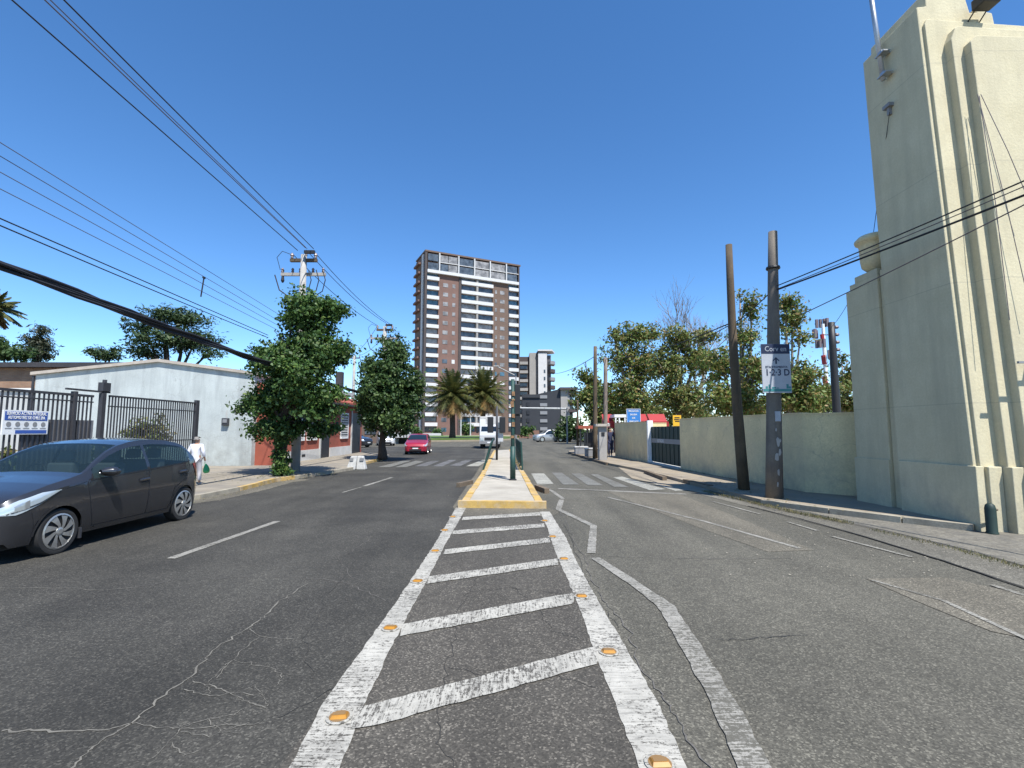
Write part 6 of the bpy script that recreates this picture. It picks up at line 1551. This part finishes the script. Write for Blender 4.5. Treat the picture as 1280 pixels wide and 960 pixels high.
# ================================================================== PEOPLE
def skinfig(joints, bones, radii, m, name, parent, sub=2):
    me = bpy.data.meshes.new(name); off = wloc(parent)
    me.from_pydata([tuple(Vector(j) - off) for j in joints], bones, []); me.update()
    o = bpy.data.objects.new(name, me); COL.objects.link(o); o.parent = parent
    sk = o.modifiers.new('skin', 'SKIN'); sk.use_smooth_shade = True
    if not me.skin_vertices: me.skin_vertices.new()
    for v_, r_ in zip(me.skin_vertices[0].data, radii): v_.radius = (r_, r_) if isinstance(r_, (int, float)) else r_
    me.skin_vertices[0].data[0].use_root = True
    ss = o.modifiers.new('sub', 'SUBSURF'); ss.levels = sub; ss.render_levels = sub
    me.materials.append(MT[m]); return o
def person(base, h, label, shirt, trous, hair, yaw=0, bag=False, group=None):
    e = empty('person', base, label, 'person', group); s = h / 1.7; B = Vector(base); ca, sa = math.cos(yaw), math.sin(yaw)
    def P(x, y, z): return B + Vector((x * ca - y * sa, x * sa + y * ca, z)) * s          # local +y = facing
    # body (skin) continuous: legs, torso, neck, head, arms
    J = [P(0, 0, .95), P(0, .0, 1.15), P(0, .02, 1.36), P(0, .03, 1.47), P(0, .05, 1.56), P(0, .05, 1.64),
         P(.09, 0, .90), P(.10, .10, .50), P(.10, .12, .08), P(.10, .24, .04),
         P(-.09, 0, .90), P(-.10, -.02, .50), P(-.10, -.20, .12), P(-.10, -.10, .04),
         P(.17, .02, 1.38), P(.24, -.02, 1.12), P(.25, .10, .90), P(.25, .14, .82),
         P(-.17, .02, 1.38), P(-.25, -.04, 1.12), P(-.27, .02, .88), P(-.27, .04, .80)]
    bones = [(0, 1), (1, 2), (2, 3), (3, 4), (4, 5), (0, 6), (6, 7), (7, 8), (8, 9), (0, 10), (10, 11), (11, 12), (12, 13), (2, 14), (14, 15), (15, 16), (16, 17), (2, 18), (18, 19), (19, 20), (20, 21)]
    rr = [.12, .115, .10, .05, .085, .08, .085, .058, .04, .035, .085, .058, .04, .035, .055, .042, .032, .03, .055, .042, .032, .03]
    skinfig(J, bones, [r_ * s for r_ in rr], 'skin', 'body', e)
    # clothes slightly proud of the body
    TJ = [P(0, 0, .80), P(0, 0, 1.15), P(0, .02, 1.36), P(0, .03, 1.43), P(.17, .02, 1.38), P(.24, -.02, 1.14), P(-.17, .02, 1.38), P(-.25, -.04, 1.14), P(.245, .06, .98), P(-.265, .0, .96)]
    skinfig(TJ, [(0, 1), (1, 2), (2, 3), (2, 4), (4, 5), (2, 6), (6, 7), (5, 8), (7, 9)], [.165 * s, .15 * s, .135 * s, .07 * s, .085 * s, .065 * s, .085 * s, .065 * s, .052 * s, .052 * s], shirt, 'shirt', e)
    LJ = [P(0, 0, .93), P(.09, 0, .86), P(.10, .10, .50), P(.10, .12, .12), P(-.09, 0, .86), P(-.10, -.02, .50), P(-.10, -.19, .16)]
    skinfig(LJ, [(0, 1), (1, 2), (2, 3), (0, 4), (4, 5), (5, 6)], [.14 * s, .115 * s, .08 * s, .06 * s, .115 * s, .08 * s, .06 * s], trous, 'trousers', e)
    HJ = [P(0, .01, 1.60), P(0, .03, 1.68), P(0, -.02, 1.64)]
    skinfig(HJ, [(0, 1), (0, 2)], [.09 * s, .085 * s, .08 * s], hair, 'hair', e)
    for sx, y0, z0 in ((.10, .18, .05), (-.10, -.14, .06)):
        skinfig([P(sx, y0 - .07, z0), P(sx, y0 + .09, z0 - .01)], [(0, 1)], [.05 * s, .042 * s], 'shoe', 'shoe', e, 1)
    return e, P
pb = at(243, 606, .10)
pe_, PP = person(pb, dep(243, 546, pb.y).z - .1, 'white haired person in white clothes walking past the rear of the hatchback', 'shirtw', 'trousw', 'hair', R(8))
hb = PP(.27, .16, .80)
bag = empty('shopping_bag', hb + Vector((.0, 0, -.35)), 'bright green plastic bag hanging from the walking person\'s hand', 'bag')
skinfig([hb + Vector((.0, 0, -.06)), hb + Vector((.02, .0, -.18)), hb + Vector((.03, .0, -.34))], [(0, 1), (1, 2)], [(.02, .02), (.12, .07), (.14, .09)], 'bag', 'sack', bag)
MB().tube([hb + Vector((-.03, 0, .0)), hb + Vector((-.02, 0, -.1))], .008, 5).build('handle', 'bag', bag)
pb2 = at(763, 571, SWZ)
person(pb2, 1.68, 'dark haired person in dark clothes with a white bag strap beside the meter pillar', 'denim', 'denim', 'hairb', R(180))

# ================================================================== SMALL DEBRIS
def tufts(name, pts, n, w, h, m, seed):
    rg = random.Random(seed); g = MB()
    for _ in range(n):
        i = rg.randrange(len(pts) - 1); p = Vector(pts[i]).lerp(Vector(pts[i + 1]), rg.random()); p += Vector((rg.gauss(0, w), rg.gauss(0, w), 0))
        a = rg.uniform(0, 6.28); hh = h * rg.uniform(.4, 1.3); d = Vector((math.cos(a), math.sin(a), 0)); l = Vector((rg.uniform(-.5, .5), rg.uniform(-.5, .5), 1)) * hh
        g.add([p - d * .006, p + d * .006, p + l], [(0, 1, 2)])
    return tag(g.build(name, m), kind='stuff')
tufts('weed', [at(880, 614, .02), at(940, 628, .02), at(990, 640, .02), at(1060, 654, .02)], 1500, .06, .05, 'weed', 1)['label'] = 'dry weeds in the gutter at the foot of the concrete pole'
tufts('weed', [at(1090, 662, .02), at(1200, 688, .02), at(1285, 712, .02)], 500, .05, .035, 'weed', 2)['label'] = 'dry weeds along the paved driveway joint'
rg = random.Random(8); g = MB()
for _ in range(300):
    zone = rg.random()
    p = at(rg.uniform(880, 1280), rg.uniform(640, 720), .013) if zone < .4 else at(rg.uniform(560, 720), rg.uniform(600, 645), .013) if zone < .7 else Vector((rg.uniform(-7.8, -6.8), rg.uniform(9, 22), .01))
    s_ = rg.uniform(.004, .011); g.add([p + Vector((s_ * a, s_ * b_, c_ * s_)) for a, b_, c_ in ((-1, -.6, 0), (.8, -1, 0), (1, .7, 0), (-.7, 1, 0), (0, 0, 1))], [(0, 1, 4), (1, 2, 4), (2, 3, 4), (3, 0, 4)])
tag(g.build('gravel', 'kerb'), 'loose gravel scattered along the road edges', kind='stuff')

# dust along the left gutter, fallen leaves under the street trees and along the kerbs
gd = MB(); pts_ = [Vector((*p, 0)) for p in curbL[1:6]]
rib(gd, [p + Vector((.30, 0, 0)) for p in pts_], .55, .0052)
struct('gutter_dust', gd, 'asph_pale')
rg = random.Random(21); g = MB()
def leaf_at(p):
    a = rg.uniform(0, 6.28); l = rg.uniform(.02, .045); d = Vector((math.cos(a), math.sin(a), rg.uniform(-.1, .3))) * l; w = Vector((-math.sin(a), math.cos(a), rg.uniform(-.2, .4))) * l * .5
    g.add([p - d, p + w, p + d, p - w], [(0, 1, 2, 3)])
for _ in range(260): leaf_at(Vector((b1.x + rg.gauss(.2, .9), b1.y + rg.gauss(-.2, .9), .125)))
for _ in range(160): leaf_at(Vector((-7.2 + rg.gauss(0, .18), rg.uniform(10, 20), .03)))
for _ in range(200): leaf_at(Vector((pBb.x + rg.gauss(-.1, .5), pBb.y + rg.gauss(1.2, 1.3), .125)))
for _ in range(160):
    f = rg.random(); p = wp[4].lerp(wp[1], f); leaf_at(Vector((p.x - abs(rg.gauss(0, .15)), p.y, .118)))
tag(g.build('fallen_leaves', 'weed'), 'dry fallen leaves scattered round the street tree, gutters and wall foot', kind='stuff')
